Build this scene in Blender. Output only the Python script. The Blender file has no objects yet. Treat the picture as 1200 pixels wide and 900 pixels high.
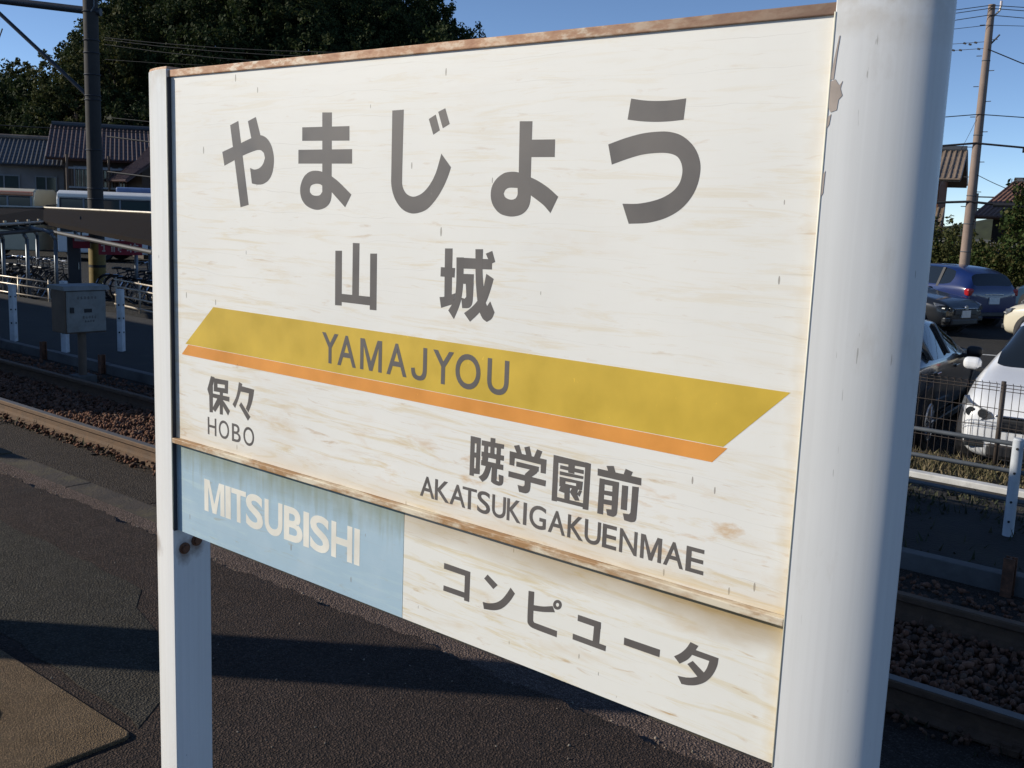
import bpy, bmesh, math, random
import numpy as np
from mathutils import Vector, Matrix
R = math.radians
random.seed(7)
rng = np.random.default_rng(11)
sc = bpy.context.scene
COL = sc.collection

# ------------------------------------------------------------------ camera
cam_d = bpy.data.cameras.new('camera')
cam = bpy.data.objects.new('camera', cam_d)
COL.objects.link(cam)
cam_d.sensor_width = 36.0
cam_d.lens = 36.907
cam_d.clip_start = 0.05
cam_d.clip_end = 4000
yaw, pitch, roll = R(-39.9102), R(-9.3392), R(2.1531)
fw = Vector((math.sin(yaw) * math.cos(pitch), math.cos(yaw) * math.cos(pitch), math.sin(pitch)))
rt = fw.cross(Vector((0, 0, 1))).normalized()
up = rt.cross(fw)
rt2 = math.cos(roll) * rt + math.sin(roll) * up
up2 = -math.sin(roll) * rt + math.cos(roll) * up
m3 = Matrix((rt2, up2, -fw)).transposed()
cam.matrix_world = Matrix.Translation((1.0644, -1.0424, 1.5)) @ m3.to_4x4()
sc.camera = cam

# ------------------------------------------------------------------ sky, sun, exposure
SUN_AZ, SUN_EL = R(-126), R(23)
w = bpy.data.worlds.new('World')
sc.world = w
w.use_nodes = True
nt = w.node_tree
sky = nt.nodes.new('ShaderNodeTexSky')
sky.sky_type = 'NISHITA'
sky.sun_disc = False
sky.sun_elevation = SUN_EL
sky.sun_rotation = SUN_AZ
sky.air_density = 0.5
sky.dust_density = 0.0
sky.ozone_density = 2.6
bg = nt.nodes['Background']
bg.inputs['Strength'].default_value = 0.13
nt.links.new(sky.outputs[0], bg.inputs[0])
sd = bpy.data.lights.new('sun', 'SUN')
sd.energy = 4.4
sd.angle = R(0.53)
sd.color = (1.0, 0.925, 0.795)
sun = bpy.data.objects.new('sun', sd)
COL.objects.link(sun)
to_sun = Vector((math.sin(SUN_AZ) * math.cos(SUN_EL), math.cos(SUN_AZ) * math.cos(SUN_EL), math.sin(SUN_EL)))
sun.rotation_euler = (-to_sun).to_track_quat('-Z', 'Y').to_euler()
sc.view_settings.view_transform = 'Standard'
sc.view_settings.look = 'None'
sc.view_settings.exposure = 0.13
sc.view_settings.gamma = 1.0
sc.view_settings.use_curve_mapping = False

# ------------------------------------------------------------------ object helpers
def link(name, me, parent=None, mats=()):
    o = bpy.data.objects.new(name, me)
    COL.objects.link(o)
    if me is not None:
        for m in mats:
            me.materials.append(m)
    if parent is not None:
        o.parent = parent
    return o

def tag(o, label=None, cat=None, group=None, kind=None):
    if label: o['label'] = label
    if cat: o['category'] = cat
    if group: o['group'] = group
    if kind: o['kind'] = kind
    return o

def empty(name, loc=(0, 0, 0), rz=0.0, label=None, cat=None, group=None):
    o = bpy.data.objects.new(name, None)
    COL.objects.link(o)
    o.location = loc
    o.rotation_euler = (0, 0, rz)
    o.empty_display_size = 0.1
    return tag(o, label, cat, group)

def copy_tree(o, parent=None):
    c = o.copy()
    COL.objects.link(c)
    if parent is not None:
        c.parent = parent
    for ch in list(o.children):
        copy_tree(ch, c)
    return c

class MB:
    """collects simple solids and builds them as one mesh object"""
    def __init__(s):
        s.v, s.f, s.m = [], [], []
    def add(s, vs, fs, mi=0):
        n = len(s.v)
        s.v += [tuple(v) for v in vs]
        s.f += [tuple(n + i for i in f) for f in fs]
        s.m += [mi] * len(fs)
        return s
    def box(s, a, b, mi=0):
        (x0, y0, z0), (x1, y1, z1) = a, b
        vs = [(x0, y0, z0), (x1, y0, z0), (x1, y1, z0), (x0, y1, z0), (x0, y0, z1), (x1, y0, z1), (x1, y1, z1), (x0, y1, z1)]
        return s.add(vs, [(0, 3, 2, 1), (4, 5, 6, 7), (0, 1, 5, 4), (1, 2, 6, 5), (2, 3, 7, 6), (3, 0, 4, 7)], mi)
    def tube(s, p, q, r, r2=None, n=10, mi=0, caps=True):
        p, q = Vector(p), Vector(q)
        r2 = r if r2 is None else r2
        d = (q - p).normalized()
        a = d.cross(Vector((0, 0, 1)) if abs(d.z) < 0.9 else Vector((1, 0, 0))).normalized()
        b = d.cross(a)
        vs = []
        for c, rr in ((p, r), (q, r2)):
            for k in range(n):
                t = 2 * math.pi * k / n
                vs.append(c + rr * (math.cos(t) * a + math.sin(t) * b))
        fs = [(k, k + n, (k + 1) % n + n, (k + 1) % n) for k in range(n)]
        if caps:
            fs += [tuple(range(n)), tuple(range(2 * n - 1, n - 1, -1))]
        return s.add(vs, fs, mi)
    def path(s, pts, r, n=8, mi=0):
        for a, b in zip(pts[:-1], pts[1:]):
            s.tube(a, b, r, n=n, mi=mi)
        return s
    def prism(s, prof, axis, lo, hi, mi=0):
        """profile of 2-D points swept along an axis ('x','y','z')"""
        n = len(prof)
        def p3(u, v, t):
            return {'x': (t, u, v), 'y': (u, t, v), 'z': (u, v, t)}[axis]
        vs = [p3(u, v, lo) for u, v in prof] + [p3(u, v, hi) for u, v in prof]
        fs = [(k, (k + 1) % n, (k + 1) % n + n, k + n) for k in range(n)]
        fs += [tuple(range(n - 1, -1, -1)), tuple(range(n, 2 * n))]
        return s.add(vs, fs, mi)
    def torus(s, c, ax, R0, r, n=20, k=6, mi=0):
        c, ax = Vector(c), Vector(ax).normalized()
        a = ax.cross(Vector((0, 0, 1)) if abs(ax.z) < 0.9 else Vector((1, 0, 0))).normalized()
        b = ax.cross(a)
        vs, fs = [], []
        for i in range(n):
            t = 2 * math.pi * i / n
            d = math.cos(t) * a + math.sin(t) * b
            for j in range(k):
                u = 2 * math.pi * j / k
                vs.append(c + (R0 + r * math.cos(u)) * d + r * math.sin(u) * ax)
        for i in range(n):
            for j in range(k):
                fs.append((i * k + j, ((i + 1) % n) * k + j, ((i + 1) % n) * k + (j + 1) % k, i * k + (j + 1) % k))
        return s.add(vs, fs, mi)
    def mesh(s, name='m', smooth=False, fix=True):
        me = bpy.data.meshes.new(name)
        me.from_pydata(s.v, [], s.f)
        if any(s.m):
            me.polygons.foreach_set('material_index', s.m)
        if fix:
            bm = bmesh.new(); bm.from_mesh(me)
            bmesh.ops.recalc_face_normals(bm, faces=bm.faces)
            bm.to_mesh(me); bm.free()
        if smooth:
            me.polygons.foreach_set('use_smooth', [True] * len(me.polygons))
        me.update()
        return me
    def build(s, name, mats, parent=None, smooth=False, bevel=0.0, seg=2, angle=None):
        me = s.mesh(name, smooth)
        o = link(name, me, parent, mats if isinstance(mats, (list, tuple)) else [mats])
        if bevel:
            md = o.modifiers.new('bevel', 'BEVEL')
            md.width = bevel; md.segments = seg; md.limit_method = 'ANGLE'
        if angle:
            me.set_sharp_from_angle(angle=R(angle))
        return o

# ------------------------------------------------------------------ materials
class NT:
    def __init__(s, name):
        s.m = bpy.data.materials.new(name)
        s.m.use_nodes = True
        s.t = s.m.node_tree
        s.p = s.t.nodes['Principled BSDF']
        s.co = None
    def n(s, typ, **kw):
        nd = s.t.nodes.new('ShaderNode' + typ)
        for k, v in kw.items():
            if hasattr(nd, k) and not k.startswith('i_'):
                setattr(nd, k, v)
        return nd
    def put(s, sock, val):
        if hasattr(val, 'is_linked') or isinstance(val, bpy.types.NodeSocket):
            s.t.links.new(val, sock)
        else:
            if isinstance(val, (tuple, list)) and len(val) == 3 and sock.type == 'RGBA':
                val = (*val, 1)
            sock.default_value = val
    def obj(s):
        if s.co is None:
            s.co = s.n('TexCoord').outputs['Object']
        return s.co
    def geo(s):
        return s.n('NewGeometry').outputs['Position']
    def mapv(s, vec, scale=(1, 1, 1), loc=(0, 0, 0), rot=(0, 0, 0)):
        nd = s.n('Mapping')
        s.put(nd.inputs['Vector'], vec)
        nd.inputs['Scale'].default_value = scale
        nd.inputs['Location'].default_value = loc
        nd.inputs['Rotation'].default_value = rot
        return nd.outputs[0]
    def noise(s, vec, scale, detail=4, rough=0.55, dist=0.0):
        nd = s.n('TexNoise')
        s.put(nd.inputs['Vector'], vec)
        nd.inputs['Scale'].default_value = scale
        nd.inputs['Detail'].default_value = detail
        nd.inputs['Roughness'].default_value = rough
        nd.inputs['Distortion'].default_value = dist
        return nd.outputs['Fac']
    def voro(s, vec, scale, feature='F1', out='Distance', rnd=1.0):
        nd = s.n('TexVoronoi', feature=feature)
        s.put(nd.inputs['Vector'], vec)
        nd.inputs['Scale'].default_value = scale
        nd.inputs['Randomness'].default_value = rnd
        return nd.outputs[out]
    def ramp(s, fac, lo, hi, a=0.0, b=1.0):
        nd = s.n('MapRange')
        nd.clamp = True
        s.put(nd.inputs['Value'], fac)
        for k, v in zip(('From Min', 'From Max', 'To Min', 'To Max'), (lo, hi, a, b)):
            nd.inputs[k].default_value = v
        return nd.outputs[0]
    def math(s, op, a, b=0.0):
        nd = s.n('Math', operation=op)
        s.put(nd.inputs[0], a); s.put(nd.inputs[1], b)
        return nd.outputs[0]
    def mix(s, fac, a, b, blend='MIX'):
        nd = s.n('Mix', data_type='RGBA', blend_type=blend)
        s.put(nd.inputs[0], fac)
        s.put(nd.inputs[6], a); s.put(nd.inputs[7], b)
        return nd.outputs[2]
    def sep(s, vec):
        nd = s.n('SeparateXYZ')
        s.put(nd.inputs[0], vec)
        return nd.outputs
    def bump(s, h, strength=0.3, dist=0.01, normal=None):
        nd = s.n('Bump')
        nd.inputs['Strength'].default_value = strength
        nd.inputs['Distance'].default_value = dist
        s.put(nd.inputs['Height'], h)
        if normal is not None:
            s.put(nd.inputs['Normal'], normal)
        return nd.outputs[0]
    def rnd(s):
        return s.n('NewGeometry').outputs['Random Per Island']
    def done(s, color=None, rough=None, metal=None, normal=None, spec=None, coat=None):
        i = s.p.inputs
        if color is not None: s.put(i['Base Color'], color)
        if rough is not None: s.put(i['Roughness'], rough)
        if metal is not None: s.put(i['Metallic'], metal)
        if normal is not None: s.put(i['Normal'], normal)
        if spec is not None: s.put(i['Specular IOR Level'], spec)
        if coat is not None: s.put(i['Coat Weight'], coat); i['Coat Roughness'].default_value = 0.05
        return s.m

def simple(name, col, rough=0.6, var=0.15, scale=6.0, metal=0.0, bump=0.0, bscale=60, dirt=None, dirt_amt=0.4, dscale=3.0, coat=None, spec=None):
    """plain surface with a little tone variation, optional dirt patches and fine relief"""
    k = NT(name)
    ob = k.geo()
    nz = k.noise(ob, scale, 5)
    c2 = tuple(max(0, c * (1 - var)) for c in col)
    c1 = tuple(min(1, c * (1 + var * 0.6)) for c in col)
    c = k.mix(k.ramp(nz, 0.3, 0.7), c2, c1)
    if dirt:
        d = k.ramp(k.noise(ob, dscale, 8, 0.65), 0.48, 0.72, 0, dirt_amt)
        c = k.mix(d, c, dirt)
    nrm = k.bump(k.noise(ob, bscale, 4), bump, 0.01) if bump else None
    return k.done(c, k.ramp(nz, 0.2, 0.8, rough * 0.9, min(1, rough * 1.1)), metal, nrm, spec, coat)
# ------------------------------------------------------------------ shared materials
def board_paint(name, base, stain, amt, seed, blue=False):
    """weathered sign paint: hairline crazing, yellow-brown water stains, small flakes"""
    k = NT(name)
    ob = k.obj()
    xyz = k.sep(ob)
    streak = k.noise(k.mapv(ob, (5, 1, 34), (seed, 0, seed)), 1.0, 6, 0.6, 0.6)
    blotch = k.noise(k.mapv(ob, (9, 1, 17), (seed * 2.0, 0, 3)), 1.0, 5, 0.6, 0.4)
    big = k.noise(k.mapv(ob, (1.6, 1, 2.4), (seed, 0, 0)), 1.0, 2)
    low = k.ramp(xyz[2], 1.75, 0.92, 0.30, 1.15)                 # more staining lower down, where water stands
    side = k.ramp(xyz[0], -0.6, 0.6, 0.75, 1.15)
    s1 = k.math('MULTIPLY', k.ramp(streak, 0.53, 0.78), k.ramp(blotch, 0.42, 0.66))
    s1 = k.math('MULTIPLY', s1, k.ramp(big, 0.3, 0.62, 0.35, 1.0))
    s1 = k.math('MULTIPLY', k.math('MULTIPLY', s1, low), side)
    s1 = k.math('MULTIPLY', s1, amt * 0.6)
    spot = k.ramp(k.noise(k.mapv(ob, (13, 1, 85), (seed, 0, 7)), 1.0, 6, 0.6, 0.5), 0.62, 0.74, 0, 0.7)
    spot = k.math('MULTIPLY', spot, low)
    film = k.ramp(k.noise(ob, 3.2, 6, 0.6), 0.3, 0.75)
    c = k.mix(film, tuple(b * 0.93 for b in base), base)
    veil = k.noise(k.mapv(ob, (5.5, 1, 78), (seed * 1.7, 0, 2)), 1.0, 8, 0.70, 0.9)
    veil = k.math('MULTIPLY', k.ramp(veil, 0.515, 0.64), k.ramp(big, 0.30, 0.66, 0.24, 0.66))
    c = k.mix(k.math('MULTIPLY', veil, low), c, (stain[0] * 1.12, stain[1] * 1.30, stain[2] * 1.55))
    halo = k.ramp(k.noise(k.mapv(ob, (15, 1, 58), (seed, 0, 5)), 1.0, 6, 0.62, 0.35), 0.54, 0.72, 0, 0.8)
    zone = k.math('MULTIPLY', k.ramp(xyz[2], 1.075, 1.10), k.ramp(xyz[2], 1.21, 1.16))
    zone = k.math('MULTIPLY', zone, k.ramp(xyz[0], -0.12, 0.05, 0.25, 1.0))
    c = k.mix(k.math('MULTIPLY', halo, zone), c, (0.56, 0.33, 0.12))
    c = k.mix(s1, c, stain)
    c = k.mix(spot, c, (stain[0] * 0.82, stain[1] * 0.72, stain[2] * 0.6))
    # hairline cracks running along the board
    d = k.noise(k.mapv(ob, (2.2, 1, 3.0)), 1.6, 4, 0.6)
    wv = k.n('TexWave', wave_type='BANDS', bands_direction='Z', wave_profile='SIN')
    k.put(wv.inputs['Vector'], k.mapv(ob, (0.30, 1, 1)))
    wv.inputs['Scale'].default_value = 9.0
    wv.inputs['Distortion'].default_value = 2.6
    wv.inputs['Detail'].default_value = 3.0
    wv.inputs['Detail Scale'].default_value = 2.2
    crack = k.ramp(wv.outputs['Fac'], 0.9985, 0.99995)
    crack = k.math('MULTIPLY', crack, k.ramp(d, 0.45, 0.62, 0.0, 0.26))
    c = k.mix(crack, c, (0.30, 0.25, 0.19))
    # little flakes of lost paint: short dark upright ticks
    cx_ = k.n('CombineXYZ')
    k.put(cx_.inputs[0], k.math('MULTIPLY', xyz[0], 34.0)); k.put(cx_.inputs[1], k.math('MULTIPLY', k.math('ADD', xyz[2], seed), 8.5))
    vo = k.n('TexVoronoi', voronoi_dimensions='2D'); k.put(vo.inputs['Vector'], cx_.outputs[0]); vo.inputs['Scale'].default_value = 1.0
    rr_ = k.sep(vo.outputs['Color'])
    tick = k.math('LESS_THAN', vo.outputs['Distance'], k.math('MULTIPLY', rr_[1], 0.055))
    pick = k.math('GREATER_THAN', rr_[0], 0.86)
    c = k.mix(k.math('MULTIPLY', k.math('MULTIPLY', tick, pick), 0.7), c, (0.20, 0.17, 0.14))
    # grime that has run along under the ledge of the middle rail
    if blue:
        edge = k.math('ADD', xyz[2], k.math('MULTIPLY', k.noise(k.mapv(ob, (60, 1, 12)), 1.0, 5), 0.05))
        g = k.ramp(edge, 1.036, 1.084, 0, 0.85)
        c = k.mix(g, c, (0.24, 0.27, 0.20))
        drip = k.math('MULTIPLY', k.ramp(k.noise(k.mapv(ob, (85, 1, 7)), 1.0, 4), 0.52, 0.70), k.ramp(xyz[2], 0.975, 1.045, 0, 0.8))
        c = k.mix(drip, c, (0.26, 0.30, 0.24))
        pale = k.ramp(k.noise(ob, 11, 4), 0.5, 0.75, 0, 0.45)
        c = k.mix(pale, c, (0.50, 0.60, 0.66))
    else:
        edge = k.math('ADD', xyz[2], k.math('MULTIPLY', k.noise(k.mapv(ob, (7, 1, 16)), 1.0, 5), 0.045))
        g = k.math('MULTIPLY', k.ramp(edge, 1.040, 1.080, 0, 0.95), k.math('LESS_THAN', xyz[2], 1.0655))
        c = k.mix(k.math('MULTIPLY', g, k.ramp(xyz[0], 0.0, 0.55, 0.6, 1.0)), c, (0.36, 0.25, 0.11))  # brown stain, with the rail's soft shadow painted into it
        g2 = k.math('MULTIPLY', k.ramp(edge, 1.125, 1.090, 0, 0.5), k.math('GREATER_THAN', xyz[2], 1.0655))
        c = k.mix(g2, c, (0.60, 0.46, 0.27))
    ex = k.math('SUBTRACT', 0.6, k.math('ABSOLUTE', xyz[0]))
    rim = k.math('ADD', ex, k.math('MULTIPLY', k.noise(k.mapv(ob, (22, 1, 40)), 1.0, 6, 0.65), 0.05))
    c = k.mix(k.math('MULTIPLY', k.ramp(rim, 0.020, 0.048, 0.55, 0.0), low), c, (stain[0], stain[1] * 1.1, stain[2] * 1.25))
    n1 = k.bump(k.noise(k.mapv(ob, (10, 1, 60)), 1.0, 5), 0.10, 0.002)
    return k.done(c, k.ramp(film, 0, 1, 0.42, 0.60), 0, n1, 0.35)

M = {}
M['board'] = board_paint('sign_white_paint', (0.80, 0.785, 0.735), (0.56, 0.37, 0.15), 1.25, 1.0)
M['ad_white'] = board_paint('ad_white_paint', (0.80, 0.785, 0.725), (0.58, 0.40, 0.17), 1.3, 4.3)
M['ad_blue'] = board_paint('ad_blue_paint', (0.385, 0.52, 0.61), (0.42, 0.46, 0.40), 0.5, 8.1, blue=True)

def vinyl(name, col, rough=0.45):
    k = NT(name)
    ob = k.obj()
    nz = k.noise(ob, 14, 5)
    c = k.mix(k.ramp(nz, 0.3, 0.7), tuple(x * 0.88 for x in col), tuple(x * 1.1 for x in col))
    fade = k.ramp(k.noise(k.mapv(ob, (90, 1, 60)), 1.0, 4, 0.7), 0.66, 0.72, 0, 0.55)
    c = k.mix(fade, c, tuple(min(1, x * 1.7) for x in col))
    dd = k.math('LESS_THAN', k.voro(k.mapv(ob, (22, 0, 9)), 1.0), 0.03)
    c = k.mix(k.math('MULTIPLY', dd, 0.6), c, tuple(x * 0.45 for x in col))
    return k.done(c, k.ramp(nz, 0.3, 0.7, rough * 0.85, rough * 1.2), 0, k.bump(nz, 0.05, 0.002), 0.4)
M['letter'] = vinyl('letter_grey_vinyl', (0.118, 0.106, 0.099))
M['letter_white'] = vinyl('letter_cream_vinyl', (0.78, 0.75, 0.66))
M['yellow'] = vinyl('band_yellow_vinyl', (0.585, 0.395, 0.040), 0.5)
M['orange'] = vinyl('band_orange_vinyl', (0.70, 0.285, 0.050), 0.5)

def post_paint():
    k = NT('post_white_paint')
    ob = k.obj(); xyz = k.sep(ob)
    nz = k.noise(k.mapv(ob, (9, 9, 2)), 1.0, 6)
    c = k.mix(k.ramp(nz, 0.3, 0.7), (0.69, 0.69, 0.67), (0.76, 0.755, 0.74))
    drip = k.ramp(k.noise(k.mapv(ob, (55, 55, 3)), 1.0, 4), 0.55, 0.75, 0, 0.16)
    c = k.mix(k.math('MULTIPLY', drip, k.ramp(xyz[2], 1.1, 1.7, 0.3, 1.0)), c, (0.42, 0.38, 0.30))
    topg = k.math('MULTIPLY', k.ramp(xyz[2], 1.665, 1.716), k.ramp(k.noise(ob, 30, 5), 0.40, 0.62, 0, 0.5))
    c = k.mix(topg, c, (0.45, 0.37, 0.26))
    sp = k.math('LESS_THAN', k.voro(k.mapv(ob, (26, 26, 12)), 1.0), 0.045)
    sp = k.math('MULTIPLY', sp, k.math('GREATER_THAN', k.noise(ob, 5, 2), 0.53))
    c = k.mix(k.math('MULTIPLY', sp, 0.55), c, (0.12, 0.10, 0.09))
    br = k.noise(k.mapv(ob, (160, 160, 2.2)), 1.0, 3)
    c = k.mix(k.ramp(br, 0.40, 0.62, 0, 0.10), c, (0.45, 0.44, 0.42))
    sm = k.ramp(k.noise(k.mapv(ob, (14, 14, 5), (3, 0, 1)), 1.0, 7, 0.7), 0.58, 0.74, 0, 0.30)
    c = k.mix(sm, c, (0.44, 0.39, 0.31))
    scr = k.math('MULTIPLY', k.ramp(k.noise(k.mapv(ob, (300, 300, 26), (1, 2, 3)), 1.0, 2), 0.735, 0.75), k.ramp(k.noise(ob, 4, 2), 0.5, 0.56))
    c = k.mix(k.math('MULTIPLY', scr, 0.5), c, (0.20, 0.17, 0.14))
    # rust weeping from the bolts on the inner face
    for (yy, zz) in ((0.014, 0.858), (0.040, 0.868)):
        dy = k.math('MULTIPLY', k.math('SUBTRACT', xyz[1], yy), 1.0)
        dz = k.math('SUBTRACT', xyz[2], zz - 0.006)
        d2 = k.math('SQRT', k.math('ADD', k.math('MULTIPLY', dy, dy), k.math('MULTIPLY', k.math('MULTIPLY', dz, dz), 0.4)))
        d2 = k.math('ADD', d2, k.math('MULTIPLY', k.noise(ob, 120, 4), 0.012))
        c = k.mix(k.ramp(d2, 0.012, 0.026, 0.75, 0.0), c, (0.16, 0.09, 0.05))
    return k.done(c, k.ramp(nz, 0.2, 0.8, 0.30, 0.42), 0, k.bump(nz, 0.06, 0.004), 0.5)
M['post'] = post_paint()
M['lit_corner'] = simple('ivory_lit_corner', (0.78, 0.74, 0.60), 0.5, 0.1, 20)
M['primer'] = simple('bare_primer', (0.40, 0.335, 0.29), 0.7, 0.2, 40)
M['rust'] = simple('rusted_steel', (0.17, 0.075, 0.04), 0.85, 0.4, 30, 0, 0.4, 120, (0.07, 0.035, 0.02), 0.7, 18)
def trim_mat():
    k = NT('rusty_brown_trim')
    ob = k.obj()
    a = k.noise(k.mapv(ob, (26, 6, 60)), 1.0, 6, 0.65)
    b = k.noise(k.mapv(ob, (2.0, 1, 1)), 1.0, 3)
    c = k.mix(k.ramp(a, 0.35, 0.62), (0.36, 0.165, 0.085), (0.60, 0.37, 0.22))
    c = k.mix(k.math('MULTIPLY', k.ramp(a, 0.50, 0.60), k.ramp(b, 0.35, 0.55)), c, (0.74, 0.62, 0.48))
    xs = k.sep(ob)[0]
    c = k.mix(k.ramp(xs, 0.15, 0.60, 0, 0.85), c, (0.12, 0.075, 0.055))
    return k.done(c, 0.7, 0, k.bump(a, 0.4, 0.003))
M['trim'] = trim_mat()
def rail_mat():
    k = NT('sign_middle_rail')
    ob = k.obj()
    a = k.noise(k.mapv(ob, (14, 40, 40)), 1.0, 6, 0.65)
    b = k.noise(k.mapv(ob, (3, 1, 1)), 1.0, 2)
    rz = k.math('MULTIPLY', k.ramp(a, 0.40, 0.54), k.ramp(b, 0.30, 0.52, 0.35, 1))
    c = k.mix(rz, (0.66, 0.58, 0.44), (0.36, 0.20, 0.085))
    return k.done(c, 0.6, 0, k.bump(a, 0.3, 0.002))
M['rail_paint'] = rail_mat()

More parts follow.
